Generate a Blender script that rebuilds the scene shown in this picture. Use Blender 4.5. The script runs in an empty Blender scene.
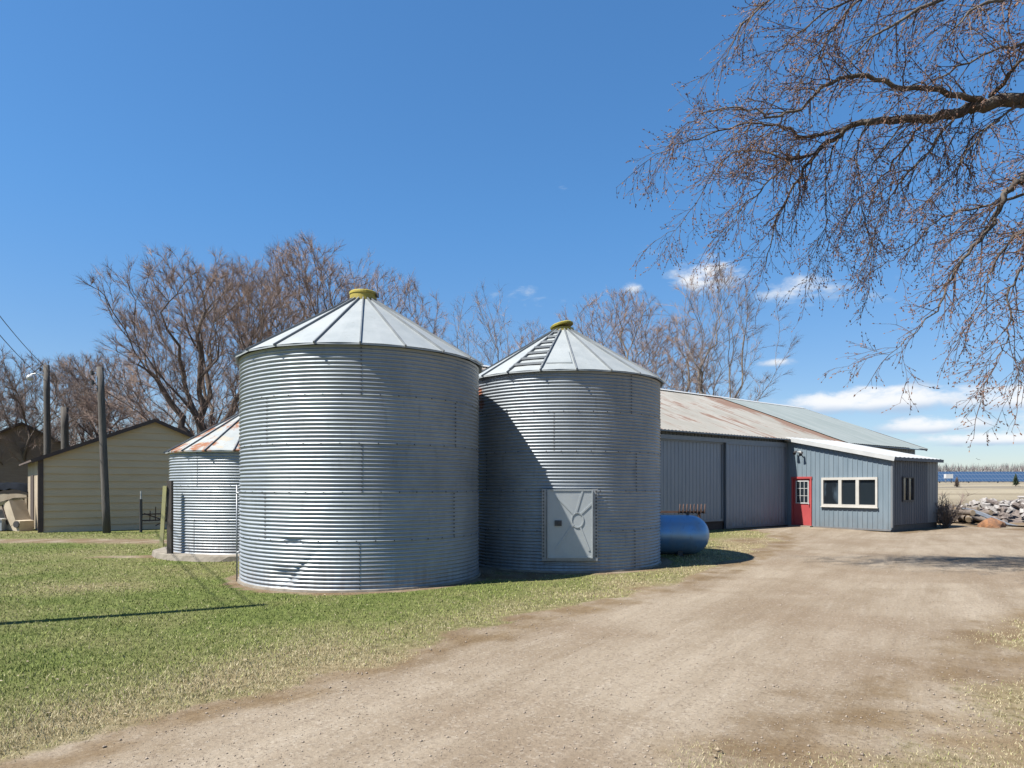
import bpy, bmesh, math, random
import numpy as np
from mathutils import Vector, Matrix

PI = math.pi
R = math.radians
scene = bpy.context.scene
col = scene.collection
F, HOR, EYE = 683.0, 486.0, 1.75      # focal length in pixels, horizon row, eye height
def at(px, py, Y):                     # survey helper: picture measurement + distance -> world point
    return Vector(((px-512)/F*Y, Y, EYE+(HOR-py)/F*Y))

# ------------------------------------------------------------------ helpers
def tag(o, label=None, cat=None, group=None, kind=None):
    if label: o['label'] = label
    if cat: o['category'] = cat
    if group: o['group'] = group
    if kind: o['kind'] = kind
    return o

def empty(name, loc, rz=0.0):
    o = bpy.data.objects.new(name, None)
    o.empty_display_size = 0.2
    o.location = loc
    o.rotation_euler = (0, 0, rz)
    col.objects.link(o)
    return o

def copy_tree(o, parent=None):
    c = o.copy()
    col.objects.link(c)
    if parent: c.parent = parent
    for ch in list(o.children):
        copy_tree(ch, c)
    return c

class MB:
    def __init__(s):
        s.v = []; s.f = []; s.tone = {}
    def add(s, vs, fs):
        b = len(s.v)
        s.v.extend([tuple(x) for x in vs])
        s.f.extend([tuple(i+b for i in f) for f in fs])
    def box(s, c, d, M=None, taper=1.0):
        x, y, z = d[0]/2, d[1]/2, d[2]/2
        vs = [Vector((sx*x*(taper if sz > 0 else 1), sy*y*(taper if sz > 0 else 1), sz*z)) for sz in (-1, 1) for sy in (-1, 1) for sx in (-1, 1)]
        if M is not None: vs = [M @ v for v in vs]
        c = Vector(c)
        s.add([v+c for v in vs], [(0,2,3,1),(4,5,7,6),(0,1,5,4),(2,6,7,3),(0,4,6,2),(1,3,7,5)])
    def bar(s, p, q, w, h, up=(0,0,1)):
        p, q = Vector(p), Vector(q)
        d = (q-p).normalized(); u = Vector(up)
        a = d.cross(u)
        if a.length < 1e-4: a = d.cross(Vector((1,0,0)))
        a.normalize(); b = a.cross(d).normalized()
        vs = []
        for e in (p, q):
            for i, j in ((-1,-1),(1,-1),(1,1),(-1,1)):
                vs.append(e + a*(i*w/2) + b*(j*h/2))
        s.add(vs, [(0,1,2,3),(7,6,5,4),(0,4,5,1),(1,5,6,2),(2,6,7,3),(3,7,4,0)])
    def tube(s, pts, rad, n=6, cap=True):
        pts = [Vector(p) for p in pts]
        b = len(s.v); a = None
        for i, p in enumerate(pts):
            d = (pts[min(i+1, len(pts)-1)] - pts[max(i-1, 0)])
            if d.length < 1e-7: d = Vector((0,0,1))
            d.normalize()
            if a is None:
                a = d.cross(Vector((0.31,0.17,0.93)))
                if a.length < 1e-3: a = d.cross(Vector((1,0,0)))
            a = (a - d*a.dot(d)).normalized()
            c = d.cross(a)
            r = rad[i] if not isinstance(rad, (int, float)) else rad
            for k in range(n):
                t = 2*PI*k/n
                s.v.append(tuple(p + a*(r*math.cos(t)) + c*(r*math.sin(t))))
        for i in range(len(pts)-1):
            for k in range(n):
                k2 = (k+1) % n
                s.f.append((b+i*n+k, b+i*n+k2, b+(i+1)*n+k2, b+(i+1)*n+k))
        if cap:
            s.f.append(tuple(b+k for k in reversed(range(n))))
            e = b+(len(pts)-1)*n
            s.f.append(tuple(e+k for k in range(n)))
    def spike(s, p, q, r):                # a thin three-sided twig running out to a point
        d = q-p
        a = d.cross(Vector((0.3,0.2,0.9)))
        if a.length < 1e-6: a = Vector((1,0,0))
        a.normalize(); c = d.normalized().cross(a)
        b = len(s.v)
        s.v.extend([tuple(p+a*r), tuple(p-a*(r*.5)+c*(r*.87)), tuple(p-a*(r*.5)-c*(r*.87)), tuple(q)])
        s.f.extend([(b,b+1,b+3),(b+1,b+2,b+3),(b+2,b,b+3)])
    def bud(s, p, d, l, w):
        d = d.normalized()
        a = d.cross(Vector((0.3,0.2,0.9))).normalized(); c = d.cross(a)
        b = len(s.v); m = p+d*(l*.4)
        s.v.extend([tuple(p), tuple(m+a*w), tuple(m-a*(w*.5)+c*(w*.87)), tuple(m-a*(w*.5)-c*(w*.87)), tuple(p+d*l)])
        s.f.extend([(b,b+2,b+1),(b,b+3,b+2),(b,b+1,b+3),(b+1,b+2,b+4),(b+2,b+3,b+4),(b+3,b+1,b+4)])
    def lathe(s, prof, n=48, a0=0.0):
        b = len(s.v); m = len(prof)
        for r, z in prof:
            for k in range(n):
                t = a0+2*PI*k/n
                s.v.append((r*math.cos(t), r*math.sin(t), z))
        for i in range(m-1):
            for k in range(n):
                k2 = (k+1) % n
                s.f.append((b+i*n+k, b+i*n+k2, b+(i+1)*n+k2, b+(i+1)*n+k))
    def poly_prism(s, pts, z0, z1):       # pts counter-clockwise xy
        n = len(pts); b = len(s.v)
        for z in (z0, z1):
            s.v.extend([(p[0], p[1], z) for p in pts])
        s.f.append(tuple(b+i for i in reversed(range(n))))
        s.f.append(tuple(b+n+i for i in range(n)))
        for i in range(n):
            j = (i+1) % n
            s.f.append((b+i, b+j, b+n+j, b+n+i))
    def build(s, name, mat, parent=None, smooth=False, loc=None):
        me = bpy.data.meshes.new(name)
        me.from_pydata(s.v, [], s.f)
        me.update()
        if smooth:
            me.polygons.foreach_set('use_smooth', [True]*len(me.polygons))
        me.materials.append(mat)
        o = bpy.data.objects.new(name, me)
        col.objects.link(o)
        if parent: o.parent = parent
        if loc is not None: o.location = loc
        return o

def np_mesh(name, co, loops, nper, mat, parent=None, attrs=None, smooth=False):
    """fast mesh: co (n,3), loops flat vertex indices, nper verts per face"""
    me = bpy.data.meshes.new(name)
    nf = len(loops)//nper
    me.vertices.add(len(co)); me.vertices.foreach_set('co', np.asarray(co, dtype=np.float32).ravel())
    me.loops.add(len(loops)); me.loops.foreach_set('vertex_index', np.asarray(loops, dtype=np.int32))
    me.polygons.add(nf)
    me.polygons.foreach_set('loop_start', np.arange(0, nf*nper, nper, dtype=np.int32))
    for k, arr in (attrs or {}).items():
        arr = np.asarray(arr, dtype=np.float32)
        a = me.attributes.new(k, 'FLOAT', 'POINT')
        a.data.foreach_set('value', arr.ravel())
    me.update(calc_edges=True)
    me.validate()
    if smooth: me.polygons.foreach_set('use_smooth', np.ones(nf, dtype=bool))
    me.materials.append(mat)
    o = bpy.data.objects.new(name, me)
    col.objects.link(o)
    if parent: o.parent = parent
    return o

# ------------------------------------------------------------------ node helper
class NT:
    def __init__(s, tree):
        s.t = tree; s.n = tree.nodes; s.l = tree.links
    def node(s, typ, **kw):
        n = s.n.new(typ)
        for k, v in kw.items(): setattr(n, k, v)
        return n
    def put(s, sock, v):
        if isinstance(v, bpy.types.NodeSocket): s.l.new(v, sock)
        elif v is not None:
            if sock.type == 'RGBA' and not isinstance(v, (int, float)) and len(v) == 3: v = (*v, 1)
            sock.default_value = v
    def math(s, op, a, b=None, c=None, clamp=False):
        n = s.node('ShaderNodeMath', operation=op); n.use_clamp = clamp
        s.put(n.inputs[0], a)
        if b is not None: s.put(n.inputs[1], b)
        if c is not None: s.put(n.inputs[2], c)
        return n.outputs[0]
    def add(s, a, b): return s.math('ADD', a, b)
    def sub(s, a, b): return s.math('SUBTRACT', a, b)
    def mul(s, a, b): return s.math('MULTIPLY', a, b)
    def step(s, v, lo, hi):
        n = s.node('ShaderNodeMapRange', interpolation_type='SMOOTHSTEP')
        s.put(n.inputs[0], v); n.inputs[1].default_value = lo; n.inputs[2].default_value = hi
        return n.outputs[0]
    def mix(s, f, a, b, mode='MIX'):
        n = s.node('ShaderNodeMix', data_type='RGBA', blend_type=mode)
        s.put(n.inputs[0], f); s.put(n.inputs[6], a); s.put(n.inputs[7], b)
        return n.outputs[2]
    def obj(s): return s.node('ShaderNodeTexCoord').outputs['Object']
    def map(s, vec, scale=(1,1,1), rot=(0,0,0), loc=(0,0,0)):
        n = s.node('ShaderNodeMapping')
        s.l.new(vec, n.inputs[0])
        n.inputs[1].default_value = loc; n.inputs[2].default_value = rot; n.inputs[3].default_value = scale
        return n.outputs[0]
    def noise(s, vec, scale, detail=4, rough=.55, dist=0):
        n = s.node('ShaderNodeTexNoise')
        if vec is not None: s.l.new(vec, n.inputs['Vector'])
        n.inputs['Scale'].default_value = scale; n.inputs['Detail'].default_value = detail
        n.inputs['Roughness'].default_value = rough; n.inputs['Distortion'].default_value = dist
        return n.outputs[0]
    def voro(s, vec, scale, out='Distance'):
        n = s.node('ShaderNodeTexVoronoi')
        s.l.new(vec, n.inputs['Vector']); n.inputs['Scale'].default_value = scale
        return n.outputs[out]
    def attr(s, name): return s.node('ShaderNodeAttribute', attribute_name=name).outputs['Fac']
    def xyz(s, vec):
        n = s.node('ShaderNodeSeparateXYZ'); s.l.new(vec, n.inputs[0]); return n.outputs
    def comb(s, x, y, z):
        n = s.node('ShaderNodeCombineXYZ')
        s.put(n.inputs[0], x); s.put(n.inputs[1], y); s.put(n.inputs[2], z)
        return n.outputs[0]
    def bump(s, h, strength=.3, dist=.02):
        n = s.node('ShaderNodeBump')
        s.l.new(h, n.inputs['Height']); n.inputs['Strength'].default_value = strength; n.inputs['Distance'].default_value = dist
        return n.outputs[0]

def material(name, base=(.5,.5,.5), rough=.7, metal=0.0, spec=.5):
    m = bpy.data.materials.new(name); m.use_nodes = True
    b = m.node_tree.nodes['Principled BSDF']
    b.inputs['Base Color'].default_value = (*base, 1)
    b.inputs['Roughness'].default_value = rough
    b.inputs['Metallic'].default_value = metal
    b.inputs['Specular IOR Level'].default_value = spec
    return m, NT(m.node_tree), b

def mottled(name, c1, c2, scale=3, rough=.7, metal=0.0, stretch=(1,1,1), bump=0.0, bdist=.01, spec=.5, lo=.3, hi=.7):
    m, t, b = material(name, c1, rough, metal, spec)
    v = t.map(t.obj(), stretch)
    n = t.noise(v, scale, 6, .6)
    t.put(b.inputs['Base Color'], t.mix(t.step(n, lo, hi), c1, c2))
    if bump: t.put(b.inputs['Normal'], t.bump(t.noise(v, scale*4, 4), bump, bdist))
    return m

M = {}
def galvanized(name, c1, c2, metal=.55, rough=.42, rust=.25, tone=False):
    m, t, b = material(name, c1, rough, metal)
    o = t.obj()
    n1 = t.noise(o, 1.3, 6, .62)
    n2 = t.noise(t.map(o, (3,3,.6)), 3.0, 5, .6)
    c = t.mix(t.step(n1, .3, .7), c1, c2)
    c = t.mix(t.mul(t.step(n2, .55, .75), .35), c, tuple(x*.55 for x in c1))
    if tone:
        c = t.mix(1.0, c, t.mix(t.attr('tone'), (.86,.87,.88), (1,1,1)), 'MULTIPLY')
    # brown splash and rust streaks running down the sheets
    z = t.xyz(o)[2]
    rs = t.noise(t.map(o, (5,5,.5)), 2.2, 6, .7)
    low = t.step(z, .75, .0)
    mask = t.math('ADD', t.mul(t.step(rs, .62, .8), rust), t.mul(t.mul(low, t.step(rs, .38, .62)), .32), clamp=True)
    c = t.mix(mask, c, (.20,.11,.06))
    t.put(b.inputs['Base Color'], c)
    t.put(b.inputs['Metallic'], t.mul(t.sub(1.0, mask), metal))
    t.put(b.inputs['Roughness'], t.add(t.mul(n2, .22), rough-.1))
    if not tone: t.put(b.inputs['Normal'], t.bump(t.noise(o, 9, 3), .06, .02))
    return m, t, b, c, mask

def rust_spot(t, b, c, mask, pts):
    o = t.obj(); acc = None
    nz = t.noise(o, 6, 5, .7)
    for (x, y, z, r) in pts:
        n = t.node('ShaderNodeVectorMath', operation='DISTANCE')
        t.l.new(o, n.inputs[0]); n.inputs[1].default_value = (x, y, z)
        k = t.step(t.add(n.outputs['Value'], t.mul(t.sub(nz, .5), r*1.6)), r, r*.5)
        acc = k if acc is None else t.math('MAXIMUM', acc, k)
    t.put(b.inputs['Base Color'], t.mix(t.mul(acc, .9), c, (.36,.11,.035)))
    t.put(b.inputs['Metallic'], t.mul(t.sub(1.0, t.math('MAXIMUM', acc, mask)), .38))

# ------------------------------------------------------------------ camera, world, sun
cam_d = bpy.data.cameras.new('camera'); cam = bpy.data.objects.new('camera', cam_d); col.objects.link(cam)
cam.location = (0, 0, EYE); cam.rotation_euler = (PI/2, 0, 0)
cam_d.sensor_width = 36; cam_d.lens = 36*F/1024
cam_d.shift_y = (HOR-384)/1024
cam_d.clip_start = .1; cam_d.clip_end = 20000
scene.camera = cam

SUN_EL = R(55.5); SUN_H = Vector((-.891, -.454, 0)).normalized()
SUN = Vector((SUN_H.x*math.cos(SUN_EL), SUN_H.y*math.cos(SUN_EL), math.sin(SUN_EL)))
sl = bpy.data.lights.new('sun', 'SUN'); sl.energy = 5.0; sl.angle = R(.53); sl.color = (1, .955, .88)
so = bpy.data.objects.new('sun', sl); col.objects.link(so)
so.rotation_euler = (-SUN).to_track_quat('-Z', 'Y').to_euler()
so.location = (-30, -20, 60)

world = bpy.data.worlds.new('World'); scene.world = world; world.use_nodes = True
w = NT(world.node_tree); w.n.clear()
out = w.node('ShaderNodeOutputWorld'); bg = w.node('ShaderNodeBackground'); bgc = w.node('ShaderNodeBackground')
sky = w.node('ShaderNodeTexSky', sky_type='NISHITA', sun_disc=False)
sky.sun_elevation = SUN_EL
sky.sun_rotation = math.atan2(SUN_H.x, SUN_H.y)
sky.air_density = 1.0; sky.dust_density = .25; sky.ozone_density = 1.8; sky.altitude = 300
hs = w.node('ShaderNodeHueSaturation'); hs.inputs['Saturation'].default_value = 1.24
gm = w.node('ShaderNodeGamma'); gm.inputs[1].default_value = .78
w.l.new(sky.outputs[0], gm.inputs[0]); w.l.new(gm.outputs[0], hs.inputs['Color'])
bg.inputs[1].default_value = .084
d = w.xyz(w.node('ShaderNodeTexCoord').outputs['Generated'])
az = w.math('ARCTAN2', d[0], d[1])
el = w.math('DIVIDE', d[2], w.math('SQRT', w.add(w.mul(d[0], d[0]), w.mul(d[1], d[1]))))
tint = w.mix(w.step(el, .0, .42), (.78,.84,.98), (.66,1.0,1.25))
w.l.new(w.mix(1.0, hs.outputs[0], tint, 'MULTIPLY'), bg.inputs[0])
cv = w.comb(w.mul(az, 1.0), w.mul(el, 2.2), 0.0)
cn = w.noise(cv, 22, 8, .6, .25)
cn2 = w.noise(cv, 5, 4, .5)
# broad cumulus patches: azimuth, tangent of elevation, half sizes, strength
def ang(px, py):
    a = math.atan((px-512)/F); return a, (HOR-py)/F*math.cos(a)
CL = [(885,401,118,17,1.0),(1040,398,90,16,.9),(935,426,62,12,.85),(985,440,90,9,.8),(776,363,24,6,.6),
      (708,278,46,26,.66),(800,292,46,20,.62),(630,289,17,10,.7),(870,292,50,16,.3),(545,303,26,9,.3),
      (562,186,8,9,.34),(515,294,30,14,.3),(640,252,40,10,.16),(610,345,120,14,.15),(30,415,60,12,.25),(1180,420,160,22,.9),(1300,300,120,40,.7)]
acc = None; hacc = None
for (px, py, wx, wy, st) in CL:
    a0, e0 = ang(px, py)
    da = w.mul(w.sub(az, a0), F/wx); de0 = w.sub(el, e0)
    up = w.mul(w.math('MAXIMUM', de0, 0.0), F/wy); dn = w.mul(w.math('MINIMUM', de0, 0.0), F/(wy*.8))
    q = w.sub(1.0, w.add(w.mul(da, da), w.add(w.mul(up, up), w.mul(dn, dn))))
    q = w.mul(w.math('MAXIMUM', q, 0.0), st)
    h = w.mul(q, w.add(w.mul(w.add(up, dn), .5), .5))
    acc = q if acc is None else w.math('MAXIMUM', acc, q)
    hacc = h if hacc is None else w.math('MAXIMUM', hacc, h)
dens = w.step(w.add(w.mul(acc, .95), w.sub(w.mul(cn, 1.9), 1.06)), .05, .78)
dens = w.mul(dens, w.step(acc, 0.0, .12))
lit = w.step(w.add(w.mul(hacc, 1.1), w.sub(cn2, .5)), .05, .55)
w.put(bgc.inputs[0], w.mix(lit, (.205,.265,.35), (.43,.436,.446))); bgc.inputs[1].default_value = 1.0
ms = w.node('ShaderNodeMixShader')
w.put(ms.inputs[0], w.mul(dens, .95)); w.l.new(bg.outputs[0], ms.inputs[1]); w.l.new(bgc.outputs[0], ms.inputs[2])
w.l.new(ms.outputs[0], out.inputs[0])

scene.view_settings.view_transform = 'Standard'; scene.view_settings.look = 'None'
scene.view_settings.exposure = 1.2; scene.view_settings.gamma = 1

# ------------------------------------------------------------------ ground zones (shared by ground, driveway, grass)
def smooth(a, lo, hi):
    t = np.clip((a-lo)/(hi-lo), 0, 1); return t*t*(3-2*t)
rngn = np.random.default_rng(7)
_G = rngn.random((64, 64))
def vnoise(x, y, s):
    x = np.asarray(x)*s; y = np.asarray(y)*s
    xi = np.floor(x).astype(int); yi = np.floor(y).astype(int)
    fx = x-xi; fy = y-yi; fx = fx*fx*(3-2*fx); fy = fy*fy*(3-2*fy)
    g = lambda i, j: _G[i % 64, j % 64]
    return (g(xi,yi)*(1-fx)+g(xi+1,yi)*fx)*(1-fy)+(g(xi,yi+1)*(1-fx)+g(xi+1,yi+1)*fx)*fy
def fbm(x, y, s): return (vnoise(x,y,s)*.5+vnoise(x+9.3,y+4.1,s*2.1)*.3+vnoise(x+3.7,y+17.9,s*4.3)*.2)
EY = np.array([-40,-10,0,5,6.59,7.19,8.12,9.32,10.57,12.5,15.1,17.9,21.3,23,26,29,33.0,36])
EX = np.array([-26,-11,-6.3,-3.7,-2.87,-2.49,-1.91,-1.16,-.49,.53,2.15,3.6,5.3,6.0,7.4,8.6,9.4,9.0])
RY = np.array([-40,0,5,6.6,8,10.2,12,14,18,22,60])
RX = np.array([-18,-1.0,1.5,2.5,3.9,5.7,7.2,8.8,11.5,15,40])
BINS = [(-2.957,13.59,2.285),(1.203,16.12,2.238),(-6.83,18.3,2.1)]
KY = 683/900.
BX, BY, UX, UY = 12.03, 29.88, .7909, .6119     # barn corner and direction of its long side
def barn_ts(x, y): return (x-BX)*UX+(y-BY)*UY, (x-BX)*UY-(y-BY)*UX
def gz(x, y):
    near = np.exp(-(np.asarray(x)**2+(np.asarray(y)-15)**2)/1600.)
    x = np.asarray(x, float); y = np.asarray(y, float)
    dip = .06*np.exp(-((x-14.7)**2+(y-26.4)**2)/3.)
    rise = (smooth(y, 38, 100)*2.3 + np.maximum(y-100, 0)*.006*(y < 1200) + 6.6*(y >= 1200))*smooth(x-.12*y, -2, 16)
    return (vnoise(x, y, .22)-.5)*.06*near - dip + rise
def zones(x, y):
    n = fbm(x, y, .9)-.5; n2 = fbm(x+31, y+11, .35)-.5
    yw = y; y = y/KY
    le = np.interp(y, EY, EX); re = np.interp(y, RY, RX)
    k = smooth(x-le+n*1.3, -.35, .35)                      # right of the lawn edge
    right = smooth(x-re+n*2.6+n2*2, -1.0, .8)
    bare = k*(1-right*(.52+.42*smooth(n2, -.12, .12)))
    bare = np.maximum(bare, .62*np.exp(-(((x-7.6)/1.6)**2+((yw-22.0)/2.3)**2)))
    # old track in front of the shed
    tr = np.exp(-((y-28.4-n*.8)/1.5)**2)*smooth(-x, 7.0, 9.0)
    bare = np.maximum(bare, tr*.85)
    bare = np.maximum(bare, .8*np.exp(-(((x+9.4)/1.6)**2+((y-22.3)/.6)**2)))
    for bx, by, br in BINS:
        dd = np.hypot(x-bx, yw-by)-br
        bare = np.maximum(bare, smooth(dd, .42, .12)*.95)
    bare = np.maximum(bare, .8*np.exp(-(((x-.1)/1.0)**2+((y-17.6)/.9)**2)))
    bare = np.maximum(bare, .9*np.exp(-(((x+.4)/1.4)**2+((y-20)/2.2)**2)))
    dry = .27+.5*smooth(x-le, -2.2, -.1)+n2*1.2
    dry = dry + .55*np.exp(-(((x+7.1)/1.7)**2+((y-15.6)/1.1)**2)) + smooth(x-le, .2, 1.0)*.5
    dry = dry + .7*np.exp(-(((x-6.8)/2.2)**2+((y*KY-20.5)/3)**2))
    dry = dry - .18*np.exp(-(((x+5)/3.5)**2+((y-16)/3.5)**2))
    far = np.maximum(smooth(y+.0*x, 40, 52)*smooth(x, -10, 12), smooth(y, 55, 75))
    dry = np.maximum(dry, far*1.2)
    return np.clip(bare*(1-far*.75), 0, 1), np.clip(dry, 0, 1)

def dirt_colour(t, o):
    """gravelly tan earth with long tyre-worn streaks"""
    rot = t.map(o, (1,1,1), (0,0,R(-58)))
    st = t.noise(t.map(rot, (.16,1.0,1)), 1.5, 5, .6)
    st2 = t.noise(t.map(rot, (.3,3.2,1)), 2.2, 4, .6)
    big = t.noise(o, .35, 4, .55)
    fine = t.noise(o, 26, 5, .7)
    grit = t.voro(o, 42, 'Color')
    g = t.xyz(grit)[0]
    c = t.mix(t.step(st, .30, .70), (.285,.225,.16), (.395,.33,.25))
    c = t.mix(t.mul(t.step(st2, .55, .72), .35), c, (.46,.395,.315))
    c = t.mix(t.mul(t.step(big, .46, .64), .6), c, (.25,.185,.125))
    c = t.mix(t.mul(t.step(t.noise(o, 1.1, 4, .6), .5, .7), .4), c, (.24,.18,.12))
    mid = t.noise(o, 5.5, 5, .7)
    c = t.mix(t.mul(t.step(mid, .55, .72), .45), c, (.25,.19,.135))
    c = t.mix(t.mul(t.step(fine, .52, .72), .45), c, (.22,.165,.115))
    c = t.mix(t.mul(t.step(g, .82, .95), .28), c, (.52,.46,.38))
    c = t.mix(t.mul(t.step(g, .13, .05), .35), c, (.16,.12,.09))
    h = t.add(t.add(t.mul(fine, .6), t.mul(g, .25)), t.mul(st2, .9))
    return c, h

mg, t, b = material('ground_material', (.2,.2,.1), .95, 0, .15)
o = t.obj()
dc, dh = dirt_colour(t, o)
gr = t.noise(o, 9, 6, .75); gr2 = t.noise(o, 1.2, 5, .6); gr3 = t.noise(o, 45, 4, .7)
green = t.mix(t.step(gr, .35, .65), (.10,.13,.03), (.20,.24,.065))
tan_ = t.mix(t.step(gr, .35, .65), (.24,.185,.095), (.42,.34,.20))
dryf = t.math('ADD', t.attr('dry'), t.mul(t.sub(gr2, .5), .9), clamp=True)
g_ = t.mix(dryf, green, tan_)
g_ = t.mix(t.mul(t.step(gr3, .5, .8), .5), g_, (.06,.055,.025))
oy = t.xyz(o)[1]
farb = t.noise(t.map(o, (.012,.16,1)), 1.0, 5, .6); farc = t.noise(t.map(o, (.05,.4,1)), 1.3, 5, .65)
fc = t.mix(t.step(farc, .35, .65), (.27,.225,.155), (.42,.365,.265))
fc = t.mix(t.mul(t.step(farb, .52, .62), .7), fc, (.21,.185,.15))
g_ = t.mix(t.mul(t.step(oy, 32, 42), t.attr('dry')), g_, fc)
dc = t.mix(t.step(gr2, .3, .62), dc, t.mix(1.0, dc, (.66,.58,.46), 'MULTIPLY'))
bm = t.step(t.add(t.attr('bare'), t.add(t.mul(t.sub(gr, .5), .8), t.mul(t.sub(gr2, .5), .5))), .32, .68)
t.put(b.inputs['Base Color'], t.mix(bm, g_, dc))
t.put(b.inputs['Normal'], t.bump(t.mix(bm, t.mul(gr3, 1.5), dh), .8, .03))
M['ground'] = mg

def grid_axis(lo_far, a, b_, step, hi_far):
    return np.array(sorted(lo_far) + list(np.arange(a, b_, step)) + sorted(hi_far), dtype=float)
gx = grid_axis([-9000,-4000,-1500,-600,-250,-110,-60,-42,-34], -30, 32, .3, [32.5,38,46,60,90,160,320,700,1500,4000,9000])
gy = grid_axis([-4000,-900,-250,-90,-40,-18,-6], 0, 52, .3, [53,57,63,72,85,110,150,220,340,600,1100,2200,4500,9500])
def sheet(name, gx, gy, mat, dz=0.0, keep=None, edge=None):
    X, Y = np.meshgrid(gx, gy)
    Z = gz(X, Y)+(dz(X, Y) if callable(dz) else dz)
    nx, ny = len(gx), len(gy)
    co = np.stack([X, Y, Z], -1).reshape(-1, 3)
    i = np.arange(nx*ny).reshape(ny, nx)
    q = np.stack([i[:-1,:-1], i[:-1,1:], i[1:,1:], i[1:,:-1]], -1).reshape(-1, 4)
    bare, dry = zones(co[:,0], co[:,1])
    if keep is not None:
        kv = keep(co[:,0], co[:,1], bare)
        q = q[kv[q].all(1)]
        used = np.unique(q); remap = np.zeros(len(co), int); remap[used] = np.arange(len(used))
        co = co[used]; bare = bare[used]; dry = dry[used]; q = remap[q]
    at_ = {'bare': bare, 'dry': dry}
    if edge: at_['edge'] = edge(co[:,0], co[:,1])
    return np_mesh(name, co, q.ravel(), 4, mat, attrs=at_, smooth=True)
tag(sheet('ground', gx, gy, M['ground']), kind='structure')
# gravel driveway: its own sheet, ragged along the lawn
mdv, t, b = material('driveway_material', (.4,.32,.24), .95, 0, .12)
o = t.obj(); dc, dh = dirt_colour(t, o)
gr2 = t.noise(o, 1.2, 5, .6)
brn = t.mix(t.step(gr2, .3, .62), dc, t.mix(1.0, dc, (.66,.58,.46), 'MULTIPLY'))
dc = t.mix(t.step(t.add(t.attr('edge'), t.mul(t.sub(t.noise(o, 3, 5, .7), .5), .9)), .15, .85), brn, dc)
weed = t.noise(o, 2.6, 6, .7)
ex = t.sub(t.attr('bare'), 1.0)
wm = t.step(t.add(weed, t.mul(ex, .25)), .66, .76)
t.put(b.inputs['Base Color'], t.mix(t.mul(wm, .55), dc, (.17,.135,.065)))
t.put(b.inputs['Normal'], t.bump(dh, .8, .03))
M['drive'] = mdv
dgx = np.arange(-12, 20, .1); dgy = np.arange(-8, 30.0, .1)
def drive_lift(x, y):                  # the sheet feathers into the ground along both edges
    le = np.interp(y/KY, EY, EX); re = np.interp(y/KY, RY, RX); n = fbm(x, y, 1.7)-.5
    return -.003+.007*smooth(np.minimum(x-le+n*.9-.12, .25-(x-re+n*1.5)), .08, .5)
def drive_edge(x, y):
    le = np.interp(y/KY, EY, EX); re = np.interp(y/KY, RY, RX); n = fbm(x, y, 1.7)-.5
    return smooth(np.minimum(x-le+n*.9-.12, (.25-(x-re+n*1.5))*.6), .05, 1.1)
def keep_drive(x, y, bare):
    le = np.interp(y/KY, EY, EX); re = np.interp(y/KY, RY, RX)
    n = fbm(x, y, 1.7)-.5
    inside = (x-le+n*.9 > .12) & (x-re+n*1.5 < .25)
    tt, ss = barn_ts(x, y)
    bl = (ss < .35) | ((ss < 5.0) & (tt > -.35) & (tt < 5.6))
    return inside & ~bl
tag(sheet('dirt_driveway', dgx, dgy, M['drive'], drive_lift, keep_drive, drive_edge), kind='structure')

# grass blades, dry leaves, gravel (uncountable)
mgr, t, b = material('grass_blade_material', (.1,.15,.04), .7, 0, .25)
c = t.mix(t.step(t.attr('shade'), 0, .5), (.17,.225,.045), (.36,.40,.105))
c = t.mix(t.step(t.attr('shade'), .40, .85), c, (.56,.485,.30))
t.put(b.inputs['Base Color'], c)
M['blade'] = mgr
def blades(n, seed):
    rg = np.random.default_rng(seed)
    Y = 1/rg.uniform(1/30., 1/3.9, n)
    Y = np.where(rg.random(n) < .4, rg.uniform(3.9, 26, n), Y)
    X = rg.uniform(-1, .85, n)*(.79*Y+1.5)
    bare, dry = zones(X, Y)
    inb = np.zeros(n, bool)
    for bx, by, br in BINS: inb |= np.hypot(X-bx, Y-by) < br+.16
    tt, ss = barn_ts(X, Y)
    inb |= (ss < 0) & (tt > -16.2)
    inb |= (ss < 4.6) & (tt > 0) & (tt < 5.2)
    k = (rg.random(n) > np.clip(bare*1.25, 0, 1)+.02) & ~inb
    X, Y, bare, dry = X[k], Y[k], bare[k], dry[k]; n = len(X)
    clump = fbm(X, Y, 2.3)
    h = (.016+.026*rg.random(n)*(.5+clump))*(1-.6*bare); wd = .0028+.0009*Y*rg.uniform(.6,1.3,n)
    a = rg.uniform(0, 2*PI, n); lean = rg.uniform(0, 1.0, n)*h*1.1; la = rg.uniform(0, 2*PI, n)
    Z = gz(X, Y)-.004
    P0 = np.stack([X-np.cos(a)*wd/2, Y-np.sin(a)*wd/2, Z], -1)
    P1 = np.stack([X+np.cos(a)*wd/2, Y+np.sin(a)*wd/2, Z], -1)
    P2 = np.stack([X+np.cos(la)*lean, Y+np.sin(la)*lean, Z+h], -1)
    co = np.stack([P0, P1, P2], 1).reshape(-1, 3)
    sh = np.clip(rg.random(n)*.62 + (dry-.32)*.8*rg.uniform(.5,1.5,n) + (rg.random(n) < .10+.25*dry)*.5, 0, 1)
    return co, np.repeat(sh, 3)
co, sh = blades(330000, 3)
tag(np_mesh('lawn_grass', co, np.arange(len(co)), 3, M['blade'], attrs={'shade': sh}),
    'short spring lawn grass mixed with straw coloured blades', 'grass', kind='stuff')

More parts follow.
